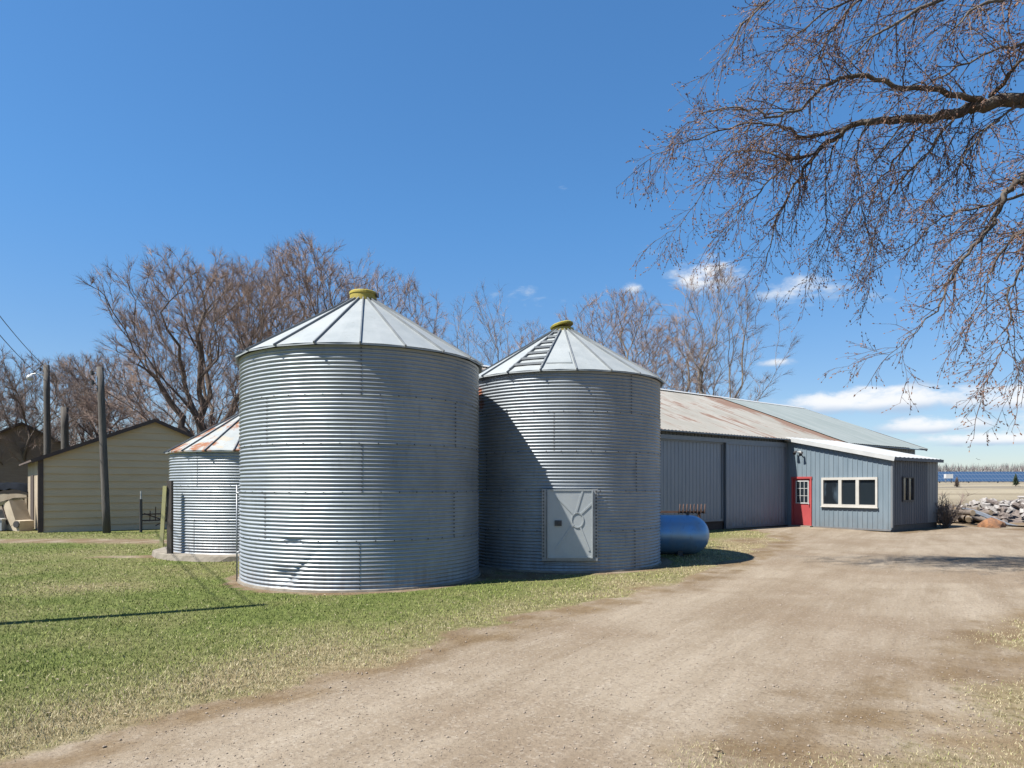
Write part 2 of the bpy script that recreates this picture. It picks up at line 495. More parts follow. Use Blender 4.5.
M['leaf'] = mottled('dry_leaf_material', (.50,.42,.30), (.30,.22,.13), 4, .8)
rg = np.random.default_rng(11)
n = 1100
Y = rg.uniform(4.2, 17, n); X = rg.uniform(-1, 1, n)*(.78*Y+1)
bare, dry = zones(X, Y); k = (bare < .5) & (fbm(X, Y, .8) > .47)
for bx, by, br in BINS: k &= np.hypot(X-bx, Y-by) > br+.2
X, Y = X[k], Y[k]; n = len(X); s_ = rg.uniform(.008, .022, n); a = rg.uniform(0, 6.28, n)
quad = []
for dx, dy, dz in ((-1,-.5,0),(.1,-.75,.35),(1,.4,.1),(-.1,.7,.5)):
    quad.append(np.stack([X+s_*(dx*np.cos(a)-dy*np.sin(a)), Y+s_*(dx*np.sin(a)+dy*np.cos(a)), gz(X,Y)+.022+s_*dz*rg.uniform(.3,1.4,n)], -1))
co = np.stack(quad, 1).reshape(-1, 3)
tag(np_mesh('dry_leaves', co, np.arange(len(co)), 4, M['leaf']), 'bleached dead leaves scattered over the lawn', 'leaves', kind='stuff')

M['stone'] = mottled('gravel_material', (.46,.38,.30), (.26,.20,.15), 1.7, .9)
n = 9000
Y = np.where(rg.random(n) < .6, 1/rg.uniform(1/24., 1/4.0, n), rg.uniform(4.0, 27, n)); X = rg.uniform(-.6, 1, n)*(.78*Y+1)
bare, dry = zones(X, Y); k = bare > .55
tt, ss = barn_ts(X, Y)
k &= (ss > .3) & ~((ss < 4.9) & (tt > -.2) & (tt < 5.4))
X, Y = X[k], Y[k]; n = len(X)
s_ = .003+.010*rg.random(n)**6+.00036*Y
oc = np.array([(1,0,0),(0,1,0),(-1,0,0),(0,-1,0),(0,0,.75),(0,0,-.5)], float)
tri = np.array([(0,1,4),(1,2,4),(2,3,4),(3,0,4),(1,0,5),(2,1,5),(3,2,5),(0,3,5)])
jit = rg.uniform(.6, 1.4, (n, 6, 1))
co = np.stack([X, Y, gz(X, Y)+.006], -1)[:,None,:]+oc[None]*s_[:,None,None]*jit
lo = (np.arange(n)[:,None,None]*6+tri[None]).ravel()
tag(np_mesh('driveway_gravel', co.reshape(-1,3), lo, 3, M['stone']), 'loose gravel and clods lying on the dirt driveway', 'gravel', kind='stuff')

# ------------------------------------------------------------------ grain bins
M['roofmetal'], *_ = galvanized('bin_roof_metal', (.38,.415,.42), (.47,.50,.50), .2, .55, .10)
M['roofrust'], t_, b_, c_, m_ = galvanized('rusty_bin_roof_metal', (.37,.40,.40), (.46,.485,.47), .2, .55, .2)
o = t_.obj()
rn = t_.noise(t_.map(o, (1.1,1.1,1.1)), 1.7, 6, .65); wn = t_.noise(o, 3.4, 4, .6)
cc = t_.mix(t_.step(rn, .52, .60), c_, (.33,.13,.05)); cc = t_.mix(t_.mul(t_.step(wn, .55, .62), .6), cc, (.50,.42,.30))
t_.put(b_.inputs['Base Color'], cc)
M['rib'] = mottled('dark_rib_metal', (.20,.22,.235), (.30,.32,.33), 2, .55, .3)  # darker grey than the roof sheets, for ribs and ladder
M['yellow'] = mottled('yellow_cap_paint', (.55,.44,.05), (.38,.30,.05), 3, .55, bump=.2)
M['olive'] = mottled('olive_cap_paint', (.30,.25,.02), (.50,.42,.06), 5, .6)
M['steel'] = mottled('dull_steel', (.30,.32,.34), (.42,.44,.46), 5, .45, .5)
M['dark_steel'] = mottled('dark_steel', (.06,.06,.065), (.11,.10,.095), 6, .6, .3)
M['concrete'] = mottled('concrete', (.36,.32,.26), (.22,.19,.15), 4, .95, bump=.5)
M['panel'] = mottled('door_panel_metal', (.48,.52,.54), (.56,.60,.61), 1.6, .5, .35, bump=.1)

def bin_wall(name, rad, rings, mat, parent, pitch=.8128/12, amp=.0145, seg=160, dent=None, seed=0):
    rg = random.Random(seed); rh = .8128
    co = []; lo = []; tone = []
    nr = 12*6
    for ri in range(rings):
        pt = [rg.uniform(0, 1) for _ in range(8)]; off = rg.uniform(0, 8)
        base = len(co)
        for j in range(nr+1):
            z = ri*rh + rh*j/nr
            rr = rad + amp*math.cos(2*PI*j/6.0) + (.003 if ri % 2 else 0)
            for k in range(seg):
                th = 2*PI*k/seg
                r2 = rr
                if dent: r2 -= dent(th, z)
                co.append((r2*math.cos(th), r2*math.sin(th), z))
                tone.append(pt[int(4*k/seg+off) % 4])
        for j in range(nr):
            for k in range(seg):
                k2 = (k+1) % seg
                lo.extend((base+j*seg+k, base+j*seg+k2, base+(j+1)*seg+k2, base+(j+1)*seg+k))
    return np_mesh(name, np.array(co), lo, 4, mat, parent, {'tone': tone}, smooth=True)

def bin_bolts(rad, rings, parent, seed, nv=4, first=0.0):
    rg = random.Random(seed); mb = MB()
    def bolt(th, z, s=.014):
        mb.box((math.cos(th)*(rad+.012), math.sin(th)*(rad+.012), z), (.014, s*1.7, s*1.7), Matrix.Rotation(th, 3, 'Z'))
    for ri in range(rings):
        off = first + (PI/nv if ri % 2 else 0) + rg.uniform(-.05, .05)
        for k in range(nv):
            th = off+2*PI*k/nv
            for j in range(12): bolt(th, ri*.8128+.034+j*.0677, .0105)
        if ri:
            for k in range(46): bolt(2*PI*k/46+off, ri*.8128, .0115)
    o = mb.build('bolts', M['dark_steel'], parent); o['kind'] = 'stuff'
    return o

def bin_roof(rad, z0, mat, parent, npan=20, pitch=.61, over=.095, cap=.26, a0=0.0, name='roof'):
    mb = MB(); re = rad+over
    def P(r, th, dz=0): return (r*math.cos(th), r*math.sin(th), z0+(re-r)*pitch+dz)
    for k in range(npan):
        t0 = a0+2*PI*k/npan; t1 = a0+2*PI*(k+1)/npan; tm = (t0+t1)/2
        # panel with a slight crease, a turned down eave lip
        n = 5; vs = []
        for i in range(n+1):
            r = re+(cap-re)*i/n
            vs += [P(r, t0), P(r*math.cos(PI/npan)*1.004, tm, -.006), P(r, t1)]
        fs = []
        for i in range(n):
            for j in (0, 1): fs.append((3*i+j, 3*i+j+1, 3*i+j+4, 3*i+j+3))
        mb.add(vs, fs)
        mb.add([P(re,t0), P(re,t1), P(re,t1,-.03), P(re,t0,-.03)], [(0,3,2,1)])
        mb.add([P(re,t0,-.03), P(re,t1,-.03), P(rad-.03,t1,-.05), P(rad-.03,t0,-.05)], [(0,3,2,1)])
    rf = mb.build(name, mat, parent)
    bm_ = bmesh.new(); bm_.from_mesh(rf.data); bmesh.ops.remove_doubles(bm_, verts=bm_.verts, dist=.002); bm_.to_mesh(rf.data); bm_.free()
    for k in range(npan):                 # standing ribs, each ending in a small upturned cap at the eave
        t0 = a0+2*PI*k/npan; mb = MB()
        mb.bar(Vector(P(re+.035, t0, .014)), Vector(P(cap, t0, .018)), .022, .044)
        mb.build('roof_rib', M['rib'], rf)
    return rf

def bin_thing(loc, rad, rings, label, wall_mat, roof_mat, seed, a0, zbase=.03, dent=None, first=0.0):
    t = empty('grain_bin', (*loc, zbase))
    tag(t, label, 'grain bin', 'corrugated steel grain bins')
    h = rings*.8128
    bin_wall('wall', rad, rings, wall_mat, t, dent=dent, seed=seed)
    bin_bolts(rad, rings, t, seed, first=first)
    bin_roof(rad, h+.03, roof_mat, t, a0=a0)
    return t, h

# the big bin in front
c1, c2 = (.40,.44,.475), (.51,.55,.58)
w1, t_, b_, cc, mm = galvanized('bin_wall_metal', c1, c2, .34, .47, .10, True)
rust_spot(t_, b_, cc, mm, [(-2.2,-.75,3.72,.2),(-2.2,-.75,3.45,.13)])
w2, t_, b_, cc, mm = galvanized('door_bin_wall_metal', c1, c2, .34, .47, .16, True)
rust_spot(t_, b_, cc, mm, [(-1.9,-1.1,3.75,.2),(-1.85,-1.2,3.5,.16)])
w3, t_, b_, cc, mm = galvanized('small_bin_wall_metal', c1, c2, .34, .47, .12, True)
def dent1(th, z):
    # a long crease rising to the right plus a shallow flat above it
    a = (th-(-PI/2-.37)+PI) % (2*PI)-PI
    line = z-(.03+(a+.03)*2.3)
    d1 = .07*math.exp(-((a+.03)/.09)**2-((z-.22)/.12)**2)*(1 if line > 0 else math.exp(-(line/.05)**2))
    d2 = .045*math.exp(-(line/.045)**2)*math.exp(-((a-.06)/.13)**2)
    d3 = .05*math.exp(-((a-.05)/.07)**2-((z-.80)/.04)**2)
    return d1+d2+d3
b1, h1 = bin_thing((-2.957,13.59), 2.285, 5, 'large round corrugated bin in front with dented base and yellow roof cap', w1, M['roofmetal'], 5, R(-79), .02, dent1, R(-80))
def cap_closed(parent, z, mat):
    mb = MB(); mb.lathe([(.262,z-.03),(.262,z+.13),(.275,z+.135),(.275,z+.175),(.26,z+.19),(.0,z+.195)], 32)
    c = mb.build('roof_cap', mat, parent)
    m2 = MB(); m2.box((.29,-.05,z+.12), (.05,.07,.08)); m2.build('cap_clasp', M['dark_steel'], c)
    return c
cap_closed(b1, h1+.03+(2.383-.26)*.61, M['yellow'])
mb = MB(); mb.lathe([(0,-.1),(2.345,-.1),(2.33,.004),(2.1,.02)], 64); mb.build('footing', M['concrete'], b1)
# slim pipe standing against its left side
mb = MB()
th = R(203)
px_, py_ = 2.335*math.cos(th), 2.335*math.sin(th)
mb.tube([(px_,py_,-.05),(px_,py_,1.75)], .014, 8); mb.box((px_+.03,py_,1.6),(.07,.04,.03)); mb.box((px_+.03,py_,.5),(.07,.04,.03))
mb.build('pipe', M['steel'], b1, True)

# the bin with the door
b2, h2 = bin_thing((1.203,16.12), 2.238, 5, 'corrugated bin with square metal door, roof ladder and propped open olive cap', w2, M['roofmetal'], 12, R(-87.5), .02, None, R(-52))
zc = h2+.03+(2.303-.26)*.61
mb = MB(); mb.lathe([(.25,zc-.03),(.25,zc+.10),(.23,zc+.10),(.23,zc-.03)], 32); cap = mb.build('roof_cap', M['yellow'], b2)
mb = MB(); mb.lathe([(0,-.02),(.275,-.02),(.28,.015),(.25,.04),(0,.055)], 32)
lid = mb.build('cap_lid', M['olive'], cap); lid.location = (-.03,-.01,zc+.165); lid.rotation_euler = (R(-4), R(-13), 0)
mb = MB(); mb.lathe([(0,-.1),(2.285,-.1),(2.27,.003),(2.0,.02)], 64); mb.build('footing', M['concrete'], b2)
# ladder lying on the roof between two ribs
a0 = R(-87.5)
def RP(r, th, dz): return Vector((r*math.cos(th), r*math.sin(th), h2+.03+(2.303-r)*.61+dz))
tA, tB = a0-2*PI/20*2, a0-2*PI/20
mb = MB()
for i in range(7):
    r = 2.1-i*.275
    p, q = RP(r, tA, .06), RP(r, tB, .06)
    mb.bar(p, q, .05, .045)
for th in (tA, tB): mb.bar(RP(2.27, th, .05), RP(.32, th, .05), .03, .035)
mb.build('roof_ladder', M['rib'], b2)
# inspection hatch on the next panel
tm0, tm1 = tB+.03, a0-.03
mb = MB()
p = [RP(2.08, tm0, .005), RP(2.08, tm1, .005), RP(1.5, tm1-.01, .005), RP(1.5, tm0+.01, .005)]
q = [v+Vector((0,0,.045)) for v in p]
mb.add(p+q, [(4,5,6,7),(0,1,5,4),(1,2,6,5),(2,3,7,6),(3,0,4,7)])
mb.build('roof_hatch', M['roofmetal'], b2)
# door: flat panel in a frame let into the curved wall
dz0, dz1, dw = .27, 1.66, .92
yb = -2.238-.045
mb = MB(); mb.box((-.03, yb, (dz0+dz1)/2), (dw, .05, dz1-dz0)); door = mb.build('door', M['panel'], b2)
mb = MB()
for x in (-.03-dw/2+.012, -.03+dw/2-.012): mb.box((x, yb-.032, (dz0+dz1)/2), (.024, .02, dz1-dz0))
for z in (dz0+.012, dz1-.012): mb.box((-.03, yb-.032, z), (dw-.05, .02, .024))
mb.build('door_rim', M['panel'], door)
mb = MB()                               # pressed ring and diagonal braces
cx, cz = .12, 1.12
for k in range(20):
    a, a2 = 2*PI*k/20, 2*PI*(k+1)/20
    mb.bar((cx+.12*math.cos(a), yb-.03, cz-.08+.15*math.sin(a)), (cx+.12*math.cos(a2), yb-.03, cz-.08+.15*math.sin(a2)), .018, .02, (0,1,0))
for (x0,z0,x1,z1) in ((.09,1.19,.22,1.63),(.17,1.15,.42,1.38),(.05,1.15,-.30,1.52),(.04,.96,-.32,.45),(.17,.92,.36,.42)):
    mb.bar((x0,yb-.03,z0), (x1,yb-.03,z1), .035, .016, (0,1,0))
mb.build('door_brace', M['panel'], door)
mb = MB(); mb.box((-.27, yb-.04, .98), (.14,.035,.11)); mb.box((-.25,yb-.066,.985),(.05,.02,.05)); mb.build('door_latch', M['dark_steel'], door)
for sx in (-1, 1):
    mb = MB(); xx = -.03+sx*(dw/2+.06)
    mb.box((xx, yb+.045, (dz0+dz1)/2-.02), (.10,.06,dz1-dz0+.06))
    jm = mb.build('door_jamb', M['steel'], b2)
    m2 = MB()
    for i in range(20):
        m2 = MB(); m2.box((xx+sx*.015, yb+.010, dz0+.04+i*.069), (.03,.012,.03)); m2.build('bolt', M['dark_steel'], jm)
mb = MB(); mb.box((-.03, yb+.03, dz0-.03), (dw+.2,.08,.05)); mb.build('door_sill', M['steel'], b2)

# small bin at the back left on its slab
b3, h3 = bin_thing((-6.83,18.3), 2.1, 3, 'short corrugated bin with rust patched roof on a concrete slab behind the large bin', w3, M['roofrust'], 21, R(-101), .13, None, R(-110))
cap_closed(b3, h3+.03+(2.165-.26)*.61, M['yellow'])
mb = MB(); mb.lathe([(0,-.16),(2.5,-.16),(2.46,-.015),(2.40,0),(0,.0)], 56)
rgj = random.Random(3)
mb.v = [(x*(1+rgj.uniform(-.012,.012)), y*(1+rgj.uniform(-.012,.012)), z) for x, y, z in mb.v]
mb.build('slab', M['concrete'], b3)
# post with a yellow board beside it
M['yellowwood'] = mottled('faded_yellow_board', (.50,.47,.20), (.40,.38,.20), 4, .8)
M['oldwood'] = mottled('weathered_post_wood', (.13,.11,.095), (.07,.06,.055), 3, .95, stretch=(6,6,.7), bump=.6)
bp = empty('board_post', (-8.27, 16.4, 0)); tag(bp, 'dark post with faded yellow board standing against the short bin', 'post')
mb = MB(); mb.box((.06,0,.93),(.11,.1,1.9)); mb.build('post', M['oldwood'], bp)
mb = MB(); mb.bar((-.12,-.06,.3),(-.03,-.06,1.75),.09,.035,(0,1,0)); mb.build('board', M['yellowwood'], bp)

# ------------------------------------------------------------------ propane tank
M['tank'] , t, b = material('tank_paint', (.07,.14,.24), .28, .45)
o = t.obj(); nz = t.noise(o, 2.4, 6, .65); n2 = t.noise(t.map(o, (1,1,.4)), 7, 5, .7)
c = t.mix(t.step(nz, .35, .7), (.24,.48,.78), (.32,.48,.64)); c = t.mix(t.mul(t.step(n2, .58, .74), .55), c, (.13,.09,.075))
t.put(b.inputs['Base Color'], c); t.put(b.inputs['Roughness'], t.add(t.mul(nz, .25), .22))
tk = empty('propane_tank', (4.46, 17.15, 0), R(170)); tag(tk, 'blue grey propane tank on short legs beside the bins', 'tank')
rt = .49; zt = .53; prof = []
L0 = .48
for i in range(10):
    a = PI/2*i/9
    prof.append((rt*math.cos(a)*1.0, 0))
mb = MB()
ring = []
xs = [(-L0*math.sin(PI/2*(1-i/9)), rt*math.cos(PI/2*(1-i/9))) for i in range(10)]
pf = [(x-0, max(r, .002)) for x, r in xs] + [(x_, rt) for x_ in (.0001,.6,1.2,1.8,2.3)] + [(2.3+L0*math.sin(PI/2*i/9), max(rt*math.cos(PI/2*i/9), .002)) for i in range(1, 10)]
n = 40; base = 0
for x, r in pf:
    for k in range(n):
        a = 2*PI*k/n; mb.v.append((x, r*math.cos(a), zt+r*math.sin(a)))
for i in range(len(pf)-1):
    for k in range(n):
        k2 = (k+1) % n; mb.f.append((i*n+k, (i+1)*n+k, (i+1)*n+k2, i*n+k2))
mb.build('shell', M['tank'], tk, True)
for x in (.25, 2.05):
    mb = MB(); mb.box((x,0,.09),(.12,.62,.24)); mb.box((x,0,.0),(.2,.7,.05)); mb.build('leg', M['dark_steel'], tk)
for x in (.05, .75, 2.2):
    mb = MB(); mb.box((x,-.0,zt+rt+.03),(.06,.03,.08)); mb.build('lifting_lug', M['dark_steel'], tk)
mb = MB(); mb.tube([(1.0,0,zt+rt-.03),(1.0,0,zt+rt+.13)], .03, 10); mb.box((1.0,0,zt+rt+.15),(.1,.05,.05)); mb.build('valve', M['dark_steel'], tk, False)
mb = MB(); mb.tube([(-.03,0,zt+.2),(-.03,0,zt+.2)], .01, 4); 

# rusty toothed rake rack behind the tank
M['rust'] = mottled('rusty_iron', (.13,.075,.055), (.08,.05,.045), 5, .9, .1, bump=.4)
rk = empty('rusty_rake_rack', (4.70, 19.2, 0), R(-3)); tag(rk, 'rusty toothed rake rack standing behind the propane tank', 'rake')
mb = MB(); mb.bar((-.65,0,1.02),(.66,0,1.02),.06,.06); mb.bar((-.65,0,.35),(.66,0,.35),.05,.05); mb.build('frame', M['rust'], rk)
for x in (-.6, .55):
    mb = MB(); mb.bar((x,.0,-.03),(x,0,.99),.07,.07); mb.build('leg', M['rust'], rk)
for i in range(8):
    x = -.02+i*.098
    mb = MB(); mb.tube([(x,-.02,.98),(x+.03,-.10,1.18),(x+.0,-.22,1.24),(x-.04,-.36,1.0)], .017, 6); mb.build('tooth', M['rust'], rk, True)

# ------------------------------------------------------------------ barn
BR = math.atan2(UY, UX)
P0 = (BX, BY, 0)
def ribbed(mb, x0, x1, z0, z1, y, sp, rw=.035, rd=.022, out=-1, th=.05, ztop=None):
    """flat sheet with upright ribs; ztop(x) may slope the top"""
    zt = ztop or (lambda x: z1)
    vs = [(x0,y,z0),(x1,y,z0),(x1,y,zt(x1)),(x0,y,zt(x0))]
    vs2 = [(a,b-out*th,c) for a,b,c in vs]
    mb.add(vs+vs2, [(0,1,2,3) if out < 0 else (3,2,1,0), (7,6,5,4) if out < 0 else (4,5,6,7), (0,4,5,1),(1,5,6,2),(2,6,7,3),(3,7,4,0)])
    x = x0+sp/2
    while x < x1:
        za = zt(x)
        b = y+out*rd
        mb.add([(x-rw,y-.0*out,z0),(x-rw*.45,b,z0),(x+rw*.45,b,z0),(x+rw,y,z0),(x-rw,y,za),(x-rw*.45,b,za),(x+rw*.45,b,za),(x+rw,y,za)],
               [(0,1,5,4),(1,2,6,5),(2,3,7,6),(0,3,2,1),(4,5,6,7)])
        x += sp
def siding(name, c1, c2, rough=.45, metal=.25, dirt=.5):
    m, t, b = material(name, c1, rough, metal)
    o = t.obj(); v = t.map(o, (3,3,.5))
    n1 = t.noise(v, 1.6, 6, .6); n2 = t.noise(t.map(o, (4,4,1.2)), 3, 6, .7)
    c = t.mix(t.step(n1, .3, .7), c1, c2)
    low = t.step(t.xyz(o)[2], .9, .0)
    c = t.mix(t.mul(t.mul(low, t.step(n2, .3, .6)), dirt), c, (.16,.12,.09))
    t.put(b.inputs['Base Color'], c); t.put(b.inputs['Roughness'], t.add(t.mul(n1, .25), rough-.1))
    return m
M['barnwall'] = siding('barn_siding', (.235,.285,.345), (.29,.335,.39))
M['barndoor'] = siding('barn_door_siding', (.275,.32,.385), (.335,.375,.43))
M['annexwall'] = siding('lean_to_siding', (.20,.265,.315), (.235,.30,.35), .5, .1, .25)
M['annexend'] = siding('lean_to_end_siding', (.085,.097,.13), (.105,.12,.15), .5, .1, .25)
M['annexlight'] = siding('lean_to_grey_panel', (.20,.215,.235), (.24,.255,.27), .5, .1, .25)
M['whitetrim'] = mottled('white_trim', (.52,.53,.52), (.60,.61,.60), 2, .55)
M['cream'] = mottled('cream_window_frame', (.56,.54,.49), (.64,.62,.57), 2, .5)
M['darkbrown'] = mottled('dark_brown_wood', (.055,.035,.028), (.085,.055,.042), 3, .85, stretch=(1,1,4))
M['browntrim'] = mottled('brown_fascia', (.075,.045,.04), (.11,.07,.055), 3, .7)
m, t, b = material('rusty_barn_roof', (.45,.42,.37), .55, .15)
o = t.obj()
st = t.noise(t.map(o, (2.6,.16,.16)), 1.5, 6, .7); bl = t.noise(o, .45, 5, .6); x = t.xyz(o)[0]
c = t.mix(t.step(bl, .35, .65), (.41,.385,.325), (.52,.49,.425))
edge = t.mul(t.step(x, 2.6, 4.8), .2)
c = t.mix(t.mul(t.step(t.add(t.add(st, edge), t.mul(t.sub(bl, .5), .7)), .53, .63), .8), c, (.25,.115,.055))
c = t.mix(t.mul(t.step(st, .47, .36), .55), c, (.30,.22,.15))
t.put(b.inputs['Base Color'], c); M['rustroof'] = m
m, t, b = material('grey_barn_roof', (.33,.38,.37), .55, .1)
o = t.obj(); st = t.noise(t.map(o, (2.0,.2,.2)), 1.5, 5, .65)
t.put(b.inputs['Base Color'], t.mix(t.step(st, .35, .65), (.29,.33,.31), (.37,.405,.385))); M['greyroof'] = m

barn = empty('barn', P0, BR); tag(barn, 'long low metal barn with rust streaked roof and sliding doors', 'barn')
T0, T1, W = -14.0, 13.6, 14.22
EZ, RZ = 3.80, 6.74                       # wall top, ridge
slope = (RZ-3.88)/7.11
mb = MB(); ribbed(mb, T0, T1, -.1, EZ, 0.22, .215, .028)
mb.build('front_wall', M['barnwall'], barn)
mb = MB(); ribbed(mb, T0, T1, -.1, EZ, W, .6, out=1); mb.build('back_wall', M['barnwall'], barn)
for xx, nm in ((T0, 'gable_wall'), (T1, 'gable_wall')):
    mb = MB(); mb.add([(xx,.28,-.1),(xx,W-.06,-.1),(xx,W-.06,EZ),(xx,7.11,RZ-.08),(xx,.28,EZ)], [(0,1,2,3,4)])
    mb.v += [(a+(.06 if xx == T0 else -.06),b_,c_) for a,b_,c_ in mb.v]; mb.f.append((9,8,7,6,5))
    mb.build(nm, M['darkbrown'] if xx == T1 else M['barnwall'], barn)
def roof_panel(name, x0, x1, side, mat, lift=0.0, sp=.2):
    """corrugated sheet on one slope; side 0 front, 1 back"""
    mb = MB(); y0, z0 = -.28, 3.88-.28*slope*0-.10+lift; y1, z1 = 7.11, RZ+.02+lift
    n = int((x1-x0)/sp*4); rows = 14; rgz = random.Random(4)
    for j in range(rows+1):
        f = j/rows; y = y0+(y1-y0)*f; z = z0+(z1-z0)*f + (rgz.uniform(-.012,.012) if 0 < j < rows else 0)
        for i in range(n+1):
            x = x0+(x1-x0)*i/n
            yy = y if side == 0 else 2*7.11-y
            mb.v.append((x, yy, z+.012*math.cos(i*PI/2)))
    for j in range(rows):
        for i in range(n):
            q = (j*(n+1)+i, j*(n+1)+i+1, (j+1)*(n+1)+i+1, (j+1)*(n+1)+i)
            mb.f.append(q if side == 0 else q[::-1])
    return mb.build(name, mat, barn, True)
roof_panel('roof', T0-.3, 5.0, 0, M['rustroof'])
roof_panel('roof', 4.92, T1+.35, 0, M['greyroof'], .035)
roof_panel('roof', T0-.3, T1+.35, 1, M['greyroof'])
mb = MB()
for sg in (-1, 1):
    ye = 7.11+sg*.24; ze = RZ+.075-.24*slope
    mb.add([(T0-.3,7.11,RZ+.085),(T1+.36,7.11,RZ+.085),(T1+.36,ye,ze),(T0-.3,ye,ze)], [(0,3,2,1) if sg > 0 else (0,3,2,1)])
mb.build('ridge_cap', M['whitetrim'], barn)
mb = MB(); mb.bar((T0-.3,-.25,3.755),(T1+.33,-.25,3.755),.03,.05); mb.build('fascia', M['barnwall'], barn)
mb = MB(); 
for s in (0, 1):
    a = Vector((T1+.33, -.28 if s == 0 else W+.28, 3.76)); mb.bar(a, (T1+.33,7.11,RZ-.02), .04, .14)
mb.build('rake_board', M['browntrim'], barn)
# sliding doors hung from the track
mb = MB(); ribbed(mb, -8.85, -4.52,   .36, 3.50, .12, .215, .026, .016, th=.04); d1 = mb.build('sliding_door', M['barndoor'], barn)
mb = MB(); ribbed(mb, -4.46, -.06, .05, 3.50, .03, .215, .026, .016, th=.04); d2 = mb.build('sliding_door', M['barndoor'], barn)
for d_, (x0, x1, z0, y) in ((d1, (-8.85,-4.52,.36,.085)), (d2, (-4.46,-.06,.05,-.005))):
    mb = MB()
    for x in (x0+.03, x1-.03): mb.box((x, y, (z0+3.5)/2), (.06,.03,3.5-z0))
    for z in (z0+.04, 3.46): mb.box(((x0+x1)/2, y, z), (x1-x0-.13,.03,.08))
    mb.build('door_edge', M['barnwall'], d_)
mb = MB(); mb.box((-4.55,.06,3.575),(9.0,.18,.11)); mb.box((-4.55,-.01,3.50),(9.0,.04,.05)); mb.build('door_track', M['barnwall'], barn)
mb = MB(); mb.box((-6.8,.16,.16),(4.6,.08,.40)); mb.build('sill_board', M['darkbrown'], barn)
mb = MB(); mb.box((-4.49,.16,1.7),(.10,.06,3.4)); mb.build('door_gap_strip', M['darkbrown'], barn)  # dark strip standing in for the shaded gap between the doors

# ------------------------------------------------------------------ lean-to in front of the barn's far end
an = empty('lean_to', P0, BR); tag(an, 'blue grey lean-to with red door and three pane window attached to the barn', 'outbuilding')
AL, AW = 4.347, 4.4                         # projects toward us by AL, runs AW along the barn
ZA, ZB = 3.78, 2.80                        # wall top at barn, at outer corner
def zside(x): return ZA+(ZB-ZA)*x/AL
def rot_side(mb):                          # local x = distance from the barn -> y = -x ; face toward -x
    mb.v = [(y, -x, z) for x, y, z in mb.v]; return mb
# west wall with openings: build as strips round door and windows
WX0, WX1, WZ0, WZ1 = 1.58, 3.845, .90, 2.10
DX0, DX1, DZ1 = .235, 1.139, 2.13
mb = MB()
sp = .196
cuts = [-.20, DX0, DX1, WX0, WX1, AL]
for x0, x1 in zip(cuts[:-1], cuts[1:]):
    if x0 == DX0: segs = [(DZ1, None)]
    elif x0 == WX0: segs = [(.06, WZ0), (WZ1, None)]
    else: segs = [(.06, None)]
    for za, zb in segs:
        if zb is None: ztop = lambda x: zside(x)
        else: ztop = (lambda v: (lambda x: v))(zb)
        vs = [(x0,0,za),(x1,0,za),(x1,0,ztop(x1)),(x0,0,ztop(x0))]
        mb.add(vs+[(a,.08,c) for a,b_,c in vs], [(0,3,2,1),(4,5,6,7),(0,1,5,4),(1,2,6,5),(2,3,7,6),(3,0,4,7)])
        k = math.ceil((x0-.10)/sp-1e-6)
        while .10+k*sp < x1-.01:
            x = .10+k*sp; k += 1
            if x < x0+.02: continue
            mb.box((x,-.009,(za+ztop(x))/2-.02), (.028,.022,ztop(x)-za-.06))
rot_side(mb).build('side_wall', M['annexwall'], an)
mb = MB(); mb.box((AL/2+.6,-.015,.03),(AL-1.22,.05,.07)); rot_side(mb).build('base_trim', M['annexlight'], an)
# end wall
mb = MB(); EWX0, EWX1, EZ0, EZ1 = .93, 1.97, 1.13, 2.12
def endseg(x0, x1, z0, z1, m_=None):
    ribbed(mb, x0, x1, z0, z1, -AL, .19, .026, .018, th=.06)
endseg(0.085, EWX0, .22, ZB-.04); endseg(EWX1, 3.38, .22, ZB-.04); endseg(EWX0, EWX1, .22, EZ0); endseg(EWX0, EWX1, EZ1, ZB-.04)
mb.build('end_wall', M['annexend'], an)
mb = MB(); ribbed(mb, 3.385, AW, .22, ZB-.04, -AL, .3, .026, .014, th=.06); mb.build('end_panel', M['annexlight'], an)
mb = MB(); mb.box((AW/2+.05,-AL+.10,.08),(AW-.1,.12,.26)); mb.build('wall_gap_strip', M['dark_steel'], an)  # dark box painting the shade in the gap below the end wall
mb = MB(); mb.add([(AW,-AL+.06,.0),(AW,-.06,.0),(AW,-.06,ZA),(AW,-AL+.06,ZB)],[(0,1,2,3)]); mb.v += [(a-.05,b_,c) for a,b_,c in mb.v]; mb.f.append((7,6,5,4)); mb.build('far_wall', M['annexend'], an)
mb = MB(); mb.box((.035,-AL-.012,ZB/2+.05),(.10,.07,ZB-.16)); mb.build('corner_trim', M['annexlight'], an)
# roof slab, white rake fascia
rx0, rx1 = -.14, AW+.08; ry0, ry1 = -AL-.16, -.02
sl_ = (ZA-ZB)/AL
def zr(y): return ZB+.05+(y+AL)*sl_
mb = MB(); n = 36
for y in (ry0, ry1):
    for i in range(n+1): mb.v.append((rx0+(rx1-rx0)*i/n, y, zr(y)+.055+(.018 if i % 3 == 1 else 0)))
for i in range(n): mb.f.append((i, i+1, n+2+i, n+1+i))
b0 = len(mb.v)
mb.add([(rx0,ry0,zr(ry0)),(rx1,ry0,zr(ry0)),(rx1,ry1,zr(ry1)),(rx0,ry1,zr(ry1))], [(3,2,1,0)])
mb.build('roof', M['whitetrim'], an)
mb = MB(); mb.bar((rx0-.012,ry0-.02,zr(ry0)-.02),(rx0-.012,ry1,zr(ry1)-.02),.03,.17); mb.build('rake_fascia', M['whitetrim'], an)
mb = MB(); mb.bar((rx0+.02,ry0-.018,zr(ry0)-.015),(rx1,ry0-.018,zr(ry0)-.015),.03,.12); mb.build('eave_fascia', M['annexend'], an)
